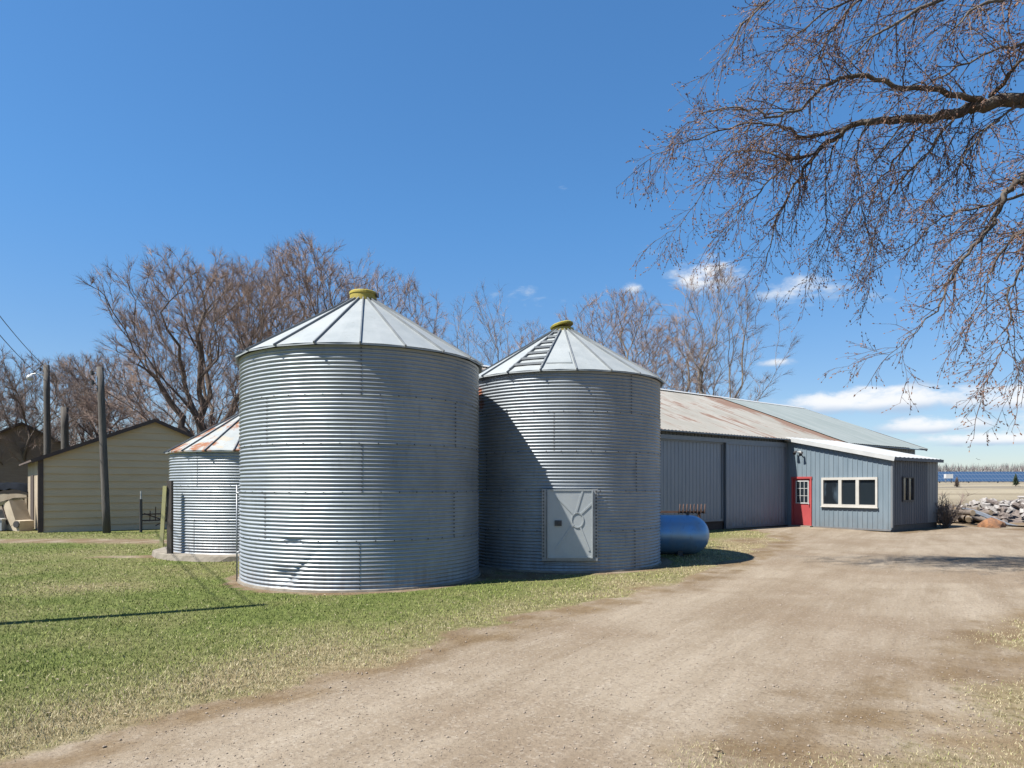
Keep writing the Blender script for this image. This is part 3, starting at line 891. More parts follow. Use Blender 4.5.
mb = MB(); mb.bar((rx1+.012,ry0-.02,zr(ry0)-.015),(rx1+.012,ry1,zr(ry1)-.015),.03,.12); mb.build('rake_fascia', M['annexend'], an)
# red door
M['red'] = mottled('red_door_paint', (.52,.085,.085), (.45,.065,.068), 2, .55)
M['glass'], t, b = material('window_glass', (.02,.028,.035), .06, 0, .9)
M['glass_streak'], t, b = material('streaked_window_glass', (.03,.04,.05), .12, 0, .8)
o = t.obj(); gn = t.noise(t.map(o, (1,2.2,.9)), 1.3, 3, .5)
t.put(b.inputs['Base Color'], t.mix(t.step(gn, .45, .7), (.015,.02,.025), (.07,.10,.13)))  # noise mixes paler blue patches into the dark glass
M['muntin'] = M['whitetrim']
mb = MB(); mb.box(((DX0+DX1)/2+.01,.035,1.06),(DX1-DX0-.15,.045,1.98)); dr = rot_side(mb).build('door', M['red'], an)
mb = MB()
for x in (DX0+.035, DX1-.035): mb.box((x,-.012,1.06),(.07,.07,2.02))
mb.box(((DX0+DX1)/2,-.014,2.105),(DX1-DX0+.04,.075,.085)); rot_side(mb).build('door_frame', M['red'], an)
mb = MB(); gx0, gx1, gz0, gz1 = DX0+.20, DX1-.16, 1.02, 1.96
mb.box(((gx0+gx1)/2,.008,(gz0+gz1)/2),(gx1-gx0,.014,gz1-gz0)); rot_side(mb).build('door_glass', M['glass'], dr)
mb = MB()
for x in (gx0, gx1): mb.box((x,-.004,(gz0+gz1)/2),(.045,.03,gz1-gz0+.045))
for z in (gz0, gz1): mb.box(((gx0+gx1)/2,-.005,z),(gx1-gx0-.046,.03,.045))
for i in (1, 2):
    mb.box((gx0+(gx1-gx0)*i/3,-.0035,(gz0+gz1)/2),(.022,.02,gz1-gz0-.05))
    mb.box(((gx0+gx1)/2,-.0065,gz0+(gz1-gz0)*i/3),(gx1-gx0-.05,.02,.022))
rot_side(mb).build('door_lattice', M['whitetrim'], dr)
mb = MB(); mb.tube([(DX1-.115,-.0,.98),(DX1-.115,-.06,.98)],.03,10); mb.tube([(DX1-.115,-.06,.98),(DX1-.115,-.085,.98)],[.035,.025],10); rot_side(mb).build('door_knob', M['steel'], dr, True)
mb = MB(); mb.box(((DX0+DX1)/2,-.10,.015),(DX1-DX0+.1,.30,.09)); rot_side(mb).build('doorstep', M['concrete'], an)
# three part window
mb = MB(); fw = .08
for x in (WX0+fw/2, WX1-fw/2): mb.box((x,-.02,(WZ0+WZ1)/2),(fw,.09,WZ1-WZ0))
for z in (WZ0+.05, WZ1-.05): mb.box(((WX0+WX1)/2,-.021,z),(WX1-WX0-2*fw,.09,.10))
pw = (WX1-WX0-2*fw)/3
for i in (1, 2): mb.box((WX0+fw+pw*i,-.019,(WZ0+WZ1)/2),(.13,.085,WZ1-WZ0-.2))
mb.box(((WX0+WX1)/2,-.05,WZ0-.012),(WX1-WX0+.06,.10,.03))
wf = rot_side(mb).build('window', M['cream'], an)
for i in range(3):
    x0 = WX0+fw+pw*i+(.065 if i else 0); x1 = WX0+fw+pw*(i+1)-(.065 if i < 2 else 0)
    mb = MB(); mb.box(((x0+x1)/2,.02,(WZ0+WZ1)/2),(x1-x0,.012,WZ1-WZ0-.2)); rot_side(mb).build('pane', M['glass_streak'] if i == 0 else M['glass'], wf)
# end window
mb = MB()
for x in (EWX0+.03, EWX1-.03, (EWX0+EWX1)/2): mb.box((x,-AL-.005,(EZ0+EZ1)/2),(.06,.08,EZ1-EZ0))
for z in (EZ0+.03, EZ1-.03):
    for x0, x1 in ((EWX0+.06,(EWX0+EWX1)/2-.03), ((EWX0+EWX1)/2+.03,EWX1-.06)): mb.box(((x0+x1)/2,-AL-.005,z),(x1-x0,.08,.06))
ew = mb.build('window', M['dark_steel'], an)
for x0, x1 in ((EWX0+.06,(EWX0+EWX1)/2-.03), ((EWX0+EWX1)/2+.03,EWX1-.06)):
    mb = MB(); mb.box(((x0+x1)/2,-AL+.02,(EZ0+EZ1)/2),(x1-x0,.012,EZ1-EZ0-.12)); mb.build('pane', M['glass_streak'], ew)
# twin flood light
mb = MB(); mb.box((.62,-.03,3.20),(.12,.05,.12)); mb.tube([(.62,-.05,3.2),(.52,-.14,3.22)],.018,8); mb.tube([(.62,-.05,3.2),(.74,-.14,3.18)],.018,8)
fl = rot_side(mb).build('flood_light', M['whitetrim'], an)
for x, z in ((.50,3.22),(.78,3.16)):
    mb = MB(); mb.tube([(x,-.12,z+.03),(x,-.20,z-.02),(x,-.28,z-.08)],[.035,.05,.07],12); rot_side(mb).build('lamp_head', M['dark_steel'], fl)

# ------------------------------------------------------------------ tan shed
M['tan'] = mottled('tan_siding', (.76,.565,.35), (.82,.62,.40), 1.2, .75, stretch=(.6,1,3), bump=.15)
M['tan2'] = mottled('pale_plank_siding', (.60,.50,.37), (.48,.38,.27), 2, .8, stretch=(1,1,.5))
M['shingle'] = mottled('brown_shingles', (.09,.06,.05), (.13,.09,.075), 8, .95, bump=.5)
SA = R(38.7)
sh = empty('shed', (-17.7,25.73,0), SA); tag(sh, 'tan clapboard gable shed with dark brown roof edge', 'shed')
SW, SD, SE, SP = 7.64, 7.0, 2.78, 4.40
def roofz(x): return SE+(SP-SE)*(1-abs(x-SW/2)/(SW/2))
def xspan(z):
    if z <= SE: return 0, SW
    f = (z-SE)/(SP-SE); return SW/2*f, SW-SW/2*f
mb = MB(); z = -.05; bh = .284; rgb_ = random.Random(2)
while z < SP-.02:
    z1 = min(z+bh, SP-.01); a0_, a1_ = xspan(z); b0_, b1_ = xspan(z1)
    mb.add([(a0_,-.042,z),(a1_,-.042,z),(b1_,-.004,z1),(b0_,-.004,z1),(a0_,.03,z),(a1_,.03,z),(b1_,.03,z1),(b0_,.03,z1)],
           [(0,1,2,3),(0,4,5,1),(3,2,6,7),(4,7,6,5),(0,3,7,4),(1,5,6,2)])
    z = z1
for (x, zz) in ((3.0,1.91),(6.0,1.06),(2.2,2.47),(5.5,.78),(4.9,3.03),(3.4,.50)):
    zz = round((zz+.05)/bh)*bh-.05
    mb.box((x,-.022,zz+bh*.45),(.012,.018,bh*.85))
mb.build('gable_wall', M['tan'], sh)
mb = MB(); mb.add([(0,.03,-.05),(SW,.03,-.05),(SW,SD,-.05),(0,SD,-.05),(0,.03,SE),(SW,.03,SE),(SW,SD,SE),(0,SD,SE),(SW/2,SD,SP)], [(1,2,6,5),(2,3,7,8,6)]); mb.build('back_wall', M['tan'], sh)
mb = MB(); y = .06
while y < SD:
    mb.box((.0,y+.14,SE/2-.02),(.04 if int(y/.3) % 2 else .05,.27,SE)); y += .29
mb.build('side_wall', M['tan2'], sh)
mb = MB(); mb.box((-.03,4.2,1.1),(.05,1.6,2.2)); sd = mb.build('door', M['darkbrown'], sh)
mb = MB(); mb.box((-.05,-.035,SE/2-.02),(.17,.06,SE+.02)); mb.box((-.11,.03,SE/2-.02),(.05,.07,SE)); mb.build('corner_board', M['browntrim'], sh)
ov = .35
for s in (0, 1):
    mb = MB(); k = (SP-SE)/(SW/2)
    xe = -ov if s == 0 else SW+ov
    ze = SE-ov*k+.10
    p = [(xe,-.18,ze),(SW/2,-.18,SP+.10),(SW/2,SD+.2,SP+.10),(xe,SD+.2,ze)]
    q = [(a,b_,c-.07) for a,b_,c in p]
    mb.add(p+q, [(0,3,2,1) if s == 0 else (0,1,2,3),(4,5,6,7),(0,1,5,4),(2,3,7,6),(3,0,4,7)])
    mb.build('roof', M['shingle'], sh)
    mb = MB(); mb.bar((xe,-.205,ze-.06),(SW/2,-.205,SP+.04),.03,.14,(0,1,0) if False else (0,0,1)); mb.build('rake_board', M['browntrim'], sh)

# ------------------------------------------------------------------ utility poles, wires, yard light
M['pole'] = mottled('weathered_pole_wood', (.16,.145,.13), (.09,.08,.072), 2.5, .95, stretch=(7,7,.5), bump=.7, bdist=.02)
def pole(loc, top, r0, r1, label, hardware=0):
    e = empty('utility_pole', loc); tag(e, label, 'pole')
    mb = MB(); tp = Vector(top)-Vector(loc)
    pts = [Vector((0,0,-.1))+(tp-Vector((0,0,-.1)))*(i/6) for i in range(7)]
    mb.tube(pts, [r0+(r1-r0)*i/6 for i in range(7)], 12); mb.build('shaft', M['pole'], e, True)
    for k in range(hardware):
        m2 = MB(); zz = tp.z-.25-.35*k; x = tp.x*(zz/tp.z)
        m2.tube([(x-.12,-.12,zz-.02),(x-.22,-.14,zz-.02)], .02, 6); m2.tube([(x-.22,-.14,zz-.09),(x-.22,-.14,zz+.07)], [.045,.06], 8)
        m2.build('insulator', M['dark_steel'], e)
    return e
g = lambda px, Y: ((px-512)/F*Y, Y, 0)

pole(g(107,25.5), at(100,367,25.5), .135, .115, 'leaning grey wooden pole standing in front of the tan shed', 2)
pB = pole(g(48,35), at(46.5,365,35), .17, .14, 'taller wooden pole with yard light behind the tan shed', 1)
pole(g(66,36.5), at(64.5,407,36.5), .19, .18, 'shorter wooden pole stub rising behind the tan shed')
pO = pole((-8.6,7.6,0), (-8.6,7.6,8.0), .12, .09, 'wooden pole carrying the wires across the lawn', 1)
M['lampglass'] = mottled('white_lamp_globe', (.75,.76,.76), (.65,.66,.66), 2, .25)
yl = empty('yard_light', at(46.5,376,35)); tag(yl, 'small white yard light on an arm of the pole behind the shed', 'light')
mb = MB(); mb.tube([(-.1,-.05,0),(-.45,-.12,.12),(-.72,-.15,.05)], .025, 6); mb.build('arm', M['steel'], yl)
mb = MB(); mb.lathe([(0,.06),(.12,.05),(.2,-.06),(.22,-.12),(.19,-.26),(.1,-.34),(0,-.36)], 16); lm_ = mb.build('lamp', M['lampglass'], yl, True, (-.74,-.15,.0)); lm_.scale = (.75,.75,.75)
for i, (za, zb) in enumerate(((7.85,7.8),(7.3,7.1))):
    A = Vector((-8.6,7.6,za)); B = Vector((at(46.5,365,35).x,35,zb)); pts = []
    for k in range(25):
        f = k/24; p = A.lerp(B, f); p.z -= 4*.45*f*(1-f); pts.append(p)
    mb = MB(); mb.tube(pts, .013, 5); o = mb.build('power_line', M['dark_steel'])
    tag(o, ('upper' if i == 0 else 'lower')+' power line running from the lawn pole to the pole behind the shed', 'wire', 'power lines')

# ------------------------------------------------------------------ small things by the shed
ig = empty('rusty_harrow', (-13.95,26.3,0), R(20)); tag(ig, 'rusty harrow section leaning between shed and short bin', 'farm tool')
mb = MB(); mb.tube([(-.3,0,-.05),(-.3,0,1.25)], .055, 8); mb.build('post', M['dark_steel'], ig)
mb = MB(); mb.tube([(-.3,0,1.25),(-.3,0,1.55)], .03, 8); mb.build('post_top', M['whitetrim'], ig)
mb = MB()
for z in (.66, .42): mb.bar((-.28,0,z),(1.2,.05,z+.03),.05,.05)
mb.bar((-.2,0,.7),(.9,.0,.25),.04,.04); mb.bar((.2,0,.22),(1.2,.0,.75),.04,.04); mb.build('rail', M['rust'], ig)
for i in range(7):
    mb = MB(); x = 0+i*.19; mb.tube([(x,.02,.4),(x+.02,-.03,.95 if i % 2 else .8)], .018, 6); mb.build('tine', M['rust'], ig)

M['whitemetal'] = mottled('white_sheet_metal', (.56,.60,.63), (.40,.44,.48), 2, .5, .1)
M['plyboard'] = mottled('weathered_plywood', (.48,.40,.29), (.60,.51,.38), 2, .9)
ch = empty('wooden_chute', (-19.35,26.9,0), R(-22)); tag(ch, 'tilted tan plywood chute with round black opening beside the shed', 'chute')
RM = Matrix.Rotation(R(-26), 3, 'Y')
mb = MB(); mb.box((-.22,0,.66),(.46,.6,.95), RM); mb.box((.02,-.02,.22),(.74,.55,.42), Matrix.Rotation(R(6),3,'Y')); mb.build('body', M['plyboard'], ch)
mb = MB(); mb.tube([(.26,-.26,.26),(.28,-.36,.26)], [.13,.13], 16); mb.build('spout', M['dark_steel'], ch)
mb = MB(); mb.bar((-.26,-.33,.25),(-.62,-.31,1.0),.05,.03,(0,1,0)); mb.build('batten', M['darkbrown'], ch)
ms_ = empty('metal_sheet', (-20.2,27.2,0), R(6)); tag(ms_, 'pale sheet of metal propped on the plywood chute', 'sheet metal')
mb = MB()
for i in range(13):
    x = -.65+1.3*i/12
    for j in range(2): mb.v.append((x, -.45+.9*j, 1.08+x*.32+.02*(i % 2)))
for i in range(12): mb.f.append((2*i,2*i+2,2*i+3,2*i+1))
b_ = len(mb.v); mb.v += [(x,y,z-.02) for x,y,z in mb.v]; mb.f += [tuple(i+b_ for i in reversed(f)) for f in mb.f[:12]]
mb.build('sheet', M['whitemetal'], ms_)
mb = MB()
for x, y in ((-.55,-.38),(-.55,.38),(.5,.38)): mb.bar((x,y,-.03),(x,y,1.06+x*.32),.05,.05)
mb.build('prop', M['plyboard'], ms_)
bx_ = empty('white_crate', (-20.2,26.7,0), R(5)); tag(bx_, 'white wooden crate on the grass at the left edge', 'crate')
mb = MB(); mb.box((0,0,.22),(.8,.55,.40)); mb.build('side', M['whitemetal'], bx_)
mb = MB(); mb.box((0,0,.455),(.86,.6,.06)); mb.build('lid', M['cream'], bx_)
tc = empty('tarp_covered_cart', (-23.0,31.5,.1), R(5)); tag(tc, 'cart under a dark blue tarp in front of the brown house', 'cart')
mb = MB(); rgt = random.Random(8)
for i in range(11):
    for j in range(7):
        x = -1.0+2.0*i/10; y = -.6+1.2*j/6
        edge_ = max(abs(x), abs(y)*1.6)
        mb.v.append((x, y, 1.62+.16*math.cos(x*1.3)-max(0, edge_-.75)*1.3+rgt.uniform(-.05,.05)))
for i in range(10):
    for j in range(6): mb.f.append((i*7+j,(i+1)*7+j,(i+1)*7+j+1,i*7+j+1))
mb.build('tarp', mottled('blue_black_tarp', (.006,.009,.014), (.014,.018,.026), 3, .95, spec=.1), tc, True)
mb = MB(); mb.box((.25,-.2,.9),(1.3,.7,.8)); mb.build('box', M['tan2'], tc)
for x in (-.2,.7):
    mb = MB(); mb.tube([(x,-.6,.3),(x,-.72,.3)], .3, 16); mb.build('wheel', M['dark_steel'], tc)
hs_ = empty('brown_house', (-27.6,38.5,0), R(30)); tag(hs_, 'brown gabled house partly hidden by bare trees at far left', 'house')
mb = MB(); mb.add([(-4,0,-.1),(4,0,-.1),(4,0,3.0),(0,0,5.3),(-4,0,3.0),(-4,8,-.1),(4,8,-.1),(4,8,3.0),(0,8,5.3),(-4,8,3.0)],[(0,1,2,3,4),(9,8,7,6,5),(1,6,7,2),(0,4,9,5)])
hw = mb.build('wall', mottled('brown_house_siding', (.26,.19,.15), (.31,.235,.185), 2, .85, stretch=(1,1,6)), hs_)
for s in (-1, 1):
    mb = MB(); p = [(s*4.5,-.35,2.75),(0,-.35,5.35),(0,8.35,5.35),(s*4.5,8.35,2.75)]
    mb.add(p+[(a,b_,c-.12) for a,b_,c in p],[(0,1,2,3),(7,6,5,4),(0,4,5,1),(1,5,6,2),(2,6,7,3),(3,7,4,0)]); mb.build('roof', M['shingle'], hs_)
for x in (-1.6,1.6):
    mb = MB(); mb.box((x,-.03,1.6),(1.0,.06,1.2)); wn_ = mb.build('window', M['glass'], hs_)

# ------------------------------------------------------------------ trees (bare, budding)
M['bark'] = mottled('grey_bark', (.20,.155,.125), (.12,.092,.075), 3, .95, stretch=(3,3,.8), bump=.6, bdist=.03)
M['palebark'] = mottled('pale_bark', (.27,.235,.20), (.19,.16,.135), 3, .95, stretch=(3,3,.8), bump=.5, bdist=.03)
M['twig'] = mottled('red_brown_twigs', (.40,.285,.225), (.30,.205,.165), 1.2, .85)
M['greytwig'] = mottled('grey_twigs', (.34,.255,.215), (.25,.185,.16), 1.2, .85)
def rvec(rg): 
    while True:
        v = Vector((rg.uniform(-1,1), rg.uniform(-1,1), rg.uniform(-1,1)))
        if .05 < v.length < 1: return v.normalized()
def limb(mb, rg, p, d, L, r0, r1, nseg, wob, lift, sides):
    pts = [p.copy()]; ds = []
    for i in range(nseg):
        d = (d + rvec(rg)*wob + Vector((0,0,lift))).normalized()
        p = p + d*(L/nseg); pts.append(p); ds.append(d.copy())
    ds.append(d.copy())
    mb.tube(pts, [r0+(r1-r0)*i/nseg for i in range(nseg+1)], sides, cap=False)
    return pts, ds
def perp(rg, d, angle):
    v = rvec(rg); v = (v-d*v.dot(d)).normalized()
    return (d*math.cos(angle)+v*math.sin(angle)).normalized()
def tree_mesh(seed, H, N, W, fork=.15, r0=.4, trunks=1, tip=.009, w=.33, twigs=13, twl=.6, low=.12, seg=.75, lean=(0,0)):
    """crown grown point by point: every new spot is joined to the branch it is cheapest to reach from,
    so limbs run outward and fork; limb radii add up towards the trunk"""
    rg = random.Random(seed); rn = np.random.default_rng(seed)
    nodes = [np.array([0,0,-.2])]; par = [-1]; plen = [0.0]
    for k in range(1, 5):
        nodes.append(np.array([rg.uniform(-.06,.06)*H*fork, rg.uniform(-.06,.06)*H*fork, H*fork*k/4])); par.append(k-1); plen.append(0.0)
    cz = H*(.5+low); rz = H-cz
    off = rn.random(3)*40
    pts = []
    while len(pts) < N:
        p = rn.uniform(-1, 1, 3)
        d = np.linalg.norm(p)
        if d > 1 or rn.random() > .25+.75*d*d: continue
        az_ = math.atan2(p[1], p[0])
        lump = .74+.26*math.sin(az_*3+off[0]+p[2]*2)*math.sin(az_*2+off[1]-p[2]*3)+.12*math.sin(az_*7+p[2]*9+off[2])
        q = np.array([p[0]*W*lump+lean[0]*(p[2]+1), p[1]*W*lump+lean[1]*(p[2]+1), cz+p[2]*rz*(.88+.12*lump)])
        if q[2] < H*fork*.8+.3: continue
        if fbm(q[0]+off[0], q[1]+q[2]*1.3+off[1], .55) < .44: continue
        pts.append(q)
    pts = np.array(pts); origin = nodes[-1]
    order = np.argsort(np.linalg.norm(pts-origin, axis=1)+rn.uniform(0, 1.2, N))
    P = np.zeros((N*12+50, 3)); L = np.zeros(N*12+50); n = len(nodes)
    P[:n] = nodes; L[:n] = plen; L[:2] = 1e6
    for idx in order:
        q = pts[idx]
        dv = q-P[:n]; dist = np.sqrt((dv*dv).sum(1))
        cost = dist+w*L[:n]+np.maximum(-dv[:,2], 0)*.35
        j = int(np.argmin(cost)); D = dist[j]
        if D < .12: continue
        m = max(1, int(D/seg)); m = min(m, 11)
        a0 = P[j].copy(); prev = j
        sag = min(D*.10, .5)
        for k in range(1, m+1):
            if n >= len(P)-1: break
            f = k/m
            P[n] = a0+(q-a0)*f+np.array([0,0,-sag*4*f*(1-f)*.5])+rn.normal(0, .045, 3)*(k < m)*min(D, 2)
            L[n] = L[prev]+D/m; par.append(prev); prev = n; n += 1
    P = P[:n]; par_ = np.array(par)
    kids = [[] for _ in range(n)]
    for i in range(1, n): kids[par[i]].append(i)
    # ease the kinks
    for _ in range(3):
        Q = P.copy()
        for i in range(5, n):
            if kids[i]: Q[i] = .5*P[i]+.25*P[par[i]]+.25*P[kids[i][0]]
        P = Q
    rad = np.zeros(n)
    for i in range(n-1, -1, -1):
        if not kids[i]: rad[i] = tip
        else: rad[i] = (sum(rad[k]**2.35 for k in kids[i]))**(1/2.35)
    rad *= np.where(rad > .05, 1, 1)
    sc = r0/rad[0]
    rad = np.where(rad > .03, .03+(rad-.03)*max(.3, (r0-.03)/(rad[0]-.03)), rad)
    rad[0] *= 1.25
    T = MB(); C = MB()
    V = [Vector(p) for p in P]
    def chain(i0, start):
        ch = [start, i0]; i = i0
        while kids[i]:
            ks = sorted(kids[i], key=lambda k: -rad[k])
            for k in ks[1:]: stack.append((k, i))
            i = ks[0]; ch.append(i)
        rr = [float(rad[c]) for c in ch]; rr[0] = min(rr[0], rr[1]*1.15) if start else rr[0]
        sides = 10 if rr[1] > .15 else 6 if rr[1] > .05 else 4 if rr[1] > .02 else 3
        (T if rr[1] > .022 else C).tube([V[c] for c in ch], rr, sides, cap=False)
    stack = [(1, 0)]
    while stack:
        i, p = stack.pop(); chain(i, p)
    for i in range(5, n):
        if rad[i] > .045: continue
        d = (V[i]-V[par[i]])
        if d.length < 1e-4: continue
        d.normalize()
        out_ = Vector((P[i][0]*.06, P[i][1]*.06, .25))
        for k in range(twigs if not kids[i] else twigs//2):
            dd = (perp(rg, d, rg.uniform(.15,.95))+out_*.5).normalized(); l = twl*rg.uniform(.45,1.3)
            st = V[i].lerp(V[par[i]], rg.random()*.8); e = st+dd*l
            C.spike(st, e, .0078)
            if rg.random() < .8:
                s_ = st.lerp(e, rg.uniform(.25,.7)); C.spike(s_, s_+perp(rg, dd, rg.uniform(.35,.8))*(l*rg.uniform(.4,.75)), .0065)
    return T, C
def plant_tree(name, loc, seed, label, bark, twig, rz=0, group=None, cat='tree', **kw):
    T, C = tree_mesh(seed, **kw)
    e = empty(name, loc, rz); tag(e, label, cat, group)
    T.build('trunk', bark, e, True); C.build('crown', twig, e)
    return e
def gp(px, Y): return ((px-512)/F*Y*KY, Y*KY, 0)
BT = 'bare trees behind the farm buildings'
plant_tree('bare_tree', gp(213,49), 101, 'broad reddish brown bare tree with many spreading stems behind the shed', M['bark'], M['twig'], group=BT,
           H=14.3, N=3600, W=7.7, fork=.10, r0=.62, low=.06, w=.42)
plant_tree('bare_tree', gp(302,58), 102, 'tall reddish bare tree rising directly behind the large bin', M['bark'], M['twig'], group=BT,
           H=17.6, N=2900, W=7.2, fork=.16, r0=.5, w=.4)
plant_tree('bare_tree', gp(392,64), 103, 'reddish bare tree showing right of the yellow bin cap', M['bark'], M['twig'], group=BT,
           H=17.3, N=1400, W=4.6, fork=.25, r0=.36, w=.45)
for px, Y, sd_, H_, lab in ((112,60,111,10.8,'small bare tree just right of the leaning pole'),(78,62,112,10.8,'grey bare tree between the leaning pole and the pole stub'),
                            (20,52,114,9.6,'bare tree with forked stems at the far left edge'),(-30,56,115,11.5,'bare tree mostly outside the left edge')):
    plant_tree('bare_tree', gp(px,Y), sd_, lab, M['bark'], M['greytwig'], group=BT, H=H_, N=1050, W=4.6, fork=.12, r0=.26, w=.4, twl=.55)
plant_tree('bare_tree', gp(483,72), 121, 'thin pale bare tree showing between the two tall bins', M['palebark'], M['greytwig'], group=BT,
           H=18.4, N=520, W=4.0, fork=.35, r0=.22, w=.5, twl=.75, twigs=7)
plant_tree('bare_tree', gp(534,92), 122, 'distant faint bare tree left of the olive roof cap', M['palebark'], M['twig'], group=BT,
           H=19.0, N=800, W=4.4, fork=.2, r0=.3, w=.45)
plant_tree('bare_tree', gp(622,84), 123, 'broad bare tree behind the barn beside the olive roof cap', M['palebark'], M['twig'], group=BT,
           H=20.6, N=2200, W=7.6, fork=.18, r0=.4, w=.42)
plant_tree('bare_tree', gp(672,80), 125, 'crooked bare tree behind the barn ridge in the middle', M['palebark'], M['twig'], group=BT,
           H=17.0, N=900, W=5.4, fork=.22, r0=.34, w=.38)
plant_tree('bare_tree', gp(718,74), 124, 'tall pale stemmed bare tree behind the barn, rightmost of the row', M['palebark'], M['greytwig'], group=BT,
           H=20.2, N=900, W=6.6, fork=.30, r0=.38, w=.45, twl=.7)

# ------------------------------------------------------------------ overhanging tree, upper right
rg = random.Random(77)
LM = MB(); TW = MB(); BU = MB()
def A3(px, py, Y): return at(px, py, Y*.82)
LIMBS = [  # (points px,py,Y), r0, r1, twig density
 ([(1190,140,15.6),(1100,112,15.8),(1024,99,16),(985,105,16.2),(960,112,16.3),(920,119,16.5),(870,121,16.7),(840,134,17),(815,155,17),(795,185,17.2),(775,225,17.3),(766,262,17.3)], .19, .012, 1.0),
 ([(985,103,16.2),(950,93,15.9),(905,88,15.6),(868,77,15.4),(830,82,15.2),(800,108,15.1),(772,117,15),(750,109,15),(715,110,14.9),(688,122,14.8)], .075, .010, 1.0),
 ([(845,128,17),(805,138,16.8),(785,127,16.6),(760,124,16.5),(730,127,16.4),(690,141,16.3),(668,149,16.2),(644,163,16.2)], .045, .008, 1.2),
 ([(822,148,17),(790,160,17.2),(765,152,17.4),(745,149,17.5),(727,157,17.6),(705,187,17.7),(682,222,17.8),(655,241,17.8)], .035, .007, 1.2),
 ([(800,150,17),(780,170,16.6),(760,190,16.4),(744,207,16.3),(732,224,16.2),(712,241,16.2)], .03, .007, 1.0),
 ([(1120,20,16),(1060,30,15.8),(1024,42,15.6),(980,56,15.4),(940,78,15.3),(915,86,15.3),(880,92,15.2)], .05, .012, .9),
 ([(990,98,16.2),(1010,75,15.6),(1030,50,15.2),(1060,10,15)], .05, .02, .6),
 ([(1190,170,14.6),(1100,160,14.6),(1050,166,14.7),(1024,178,14.8),(1008,190,14.9),(998,211,15),(985,236,15),(962,258,15.1),(947,285,15.2),(936,310,15.2),(915,331,15.3),(888,356,15.3)], .12, .008, 1.1),
 ([(1080,182,14.6),(1024,195,15),(990,205,15.2),(950,215,15.4),(930,228,15.5),(900,255,15.6),(878,268,15.7)], .05, .008, 1.0),
 ([(1100,200,14.5),(1040,222,14.4),(1010,240,14.5),(992,265,14.6),(985,285,14.6),(975,311,14.7),(958,342,14.7)], .05, .008, 1.0),
 ([(1120,220,14),(1050,240,14),(1024,268,14.1),(1010,290,14.2),(1008,330,14.2),(1000,352,14.2),(988,378,14.3),(981,402,14.3)], .05, .006, 1.15),
 ([(1110,260,13.6),(1060,290,13.6),(1035,325,13.7),(1022,360,13.7),(1018,392,13.7)], .04, .006, 1.1),
 ([(1100,230,15.6),(1050,238,15.6),(1010,233,15.7),(975,236,15.8),(945,240,15.8)], .04, .008, .9),
 ([(955,115,16.3),(930,150,16),(903,180,15.8),(887,205,15.7),(875,235,15.6),(862,268,15.6)], .035, .007, 1.0),
 ([(905,122,16.5),(882,150,16.3),(866,177,16.2),(850,205,16.1)], .025, .007, 1.0),
 ([(1022,105,16),(988,128,15.7),(960,160,15.6),(940,190,15.5),(925,215,15.5)], .03, .007, 1.0),
 ([(925,121,16.5),(905,146,16.8),(882,178,17),(860,200,17.1),(836,228,17.2),(822,258,17.2)], .03, .007, 1.0),
 ([(838,138,17),(830,160,16.8),(827,190,16.7),(826,222,16.6),(812,255,16.6),(806,285,16.6)], .025, .006, 1.1),
 ([(1000,120,16),(970,140,16.4),(955,175,16.6),(930,200,16.7),(915,225,16.7)], .03, .007, 1.0),
 ([(868,122,16.7),(856,150,17),(858,180,17.1),(864,215,17.2),(872,255,17.2),(870,285,17.2)], .022, .006, 1.0),
 # crown higher up
 ([(1190,110,15.4),(1120,40,15.4),(1060,-10,15.3),(990,-20,15.2),(920,10,15),(870,40,15),(845,72,15)], .12, .012, .9),
 ([(990,-20,15.2),(930,-30,15.6),(870,-10,15.8),(815,20,16),(775,55,16),(758,85,16)], .05, .008, 1.2),
 ([(930,-28,15.6),(860,-45,15.2),(800,-20,15),(750,15,15),(728,50,15),(722,68,15)], .045, .008, 1.2),
 ([(1060,-10,15.3),(1000,0,14.6),(960,20,14.3),(935,50,14.2)], .05, .01, .9),
 ([(870,-10,15.8),(840,20,16.3),(820,50,16.6),(800,80,16.7),(790,110,16.7)], .03, .008, 1.2),
]
def cat_pts(cp, n):
    res = []
    for i in range(len(cp)-1):
        p0 = cp[max(i-1,0)]; p1 = cp[i]; p2 = cp[i+1]; p3 = cp[min(i+2,len(cp)-1)]
        for k in range(n):
            t = k/n
            res.append(.5*((2*p1)+(p2-p0)*t+(2*p0-5*p1+4*p2-p3)*t*t+(3*p1-p0-3*p2+p3)*t**3))
    res.append(cp[-1]); return res
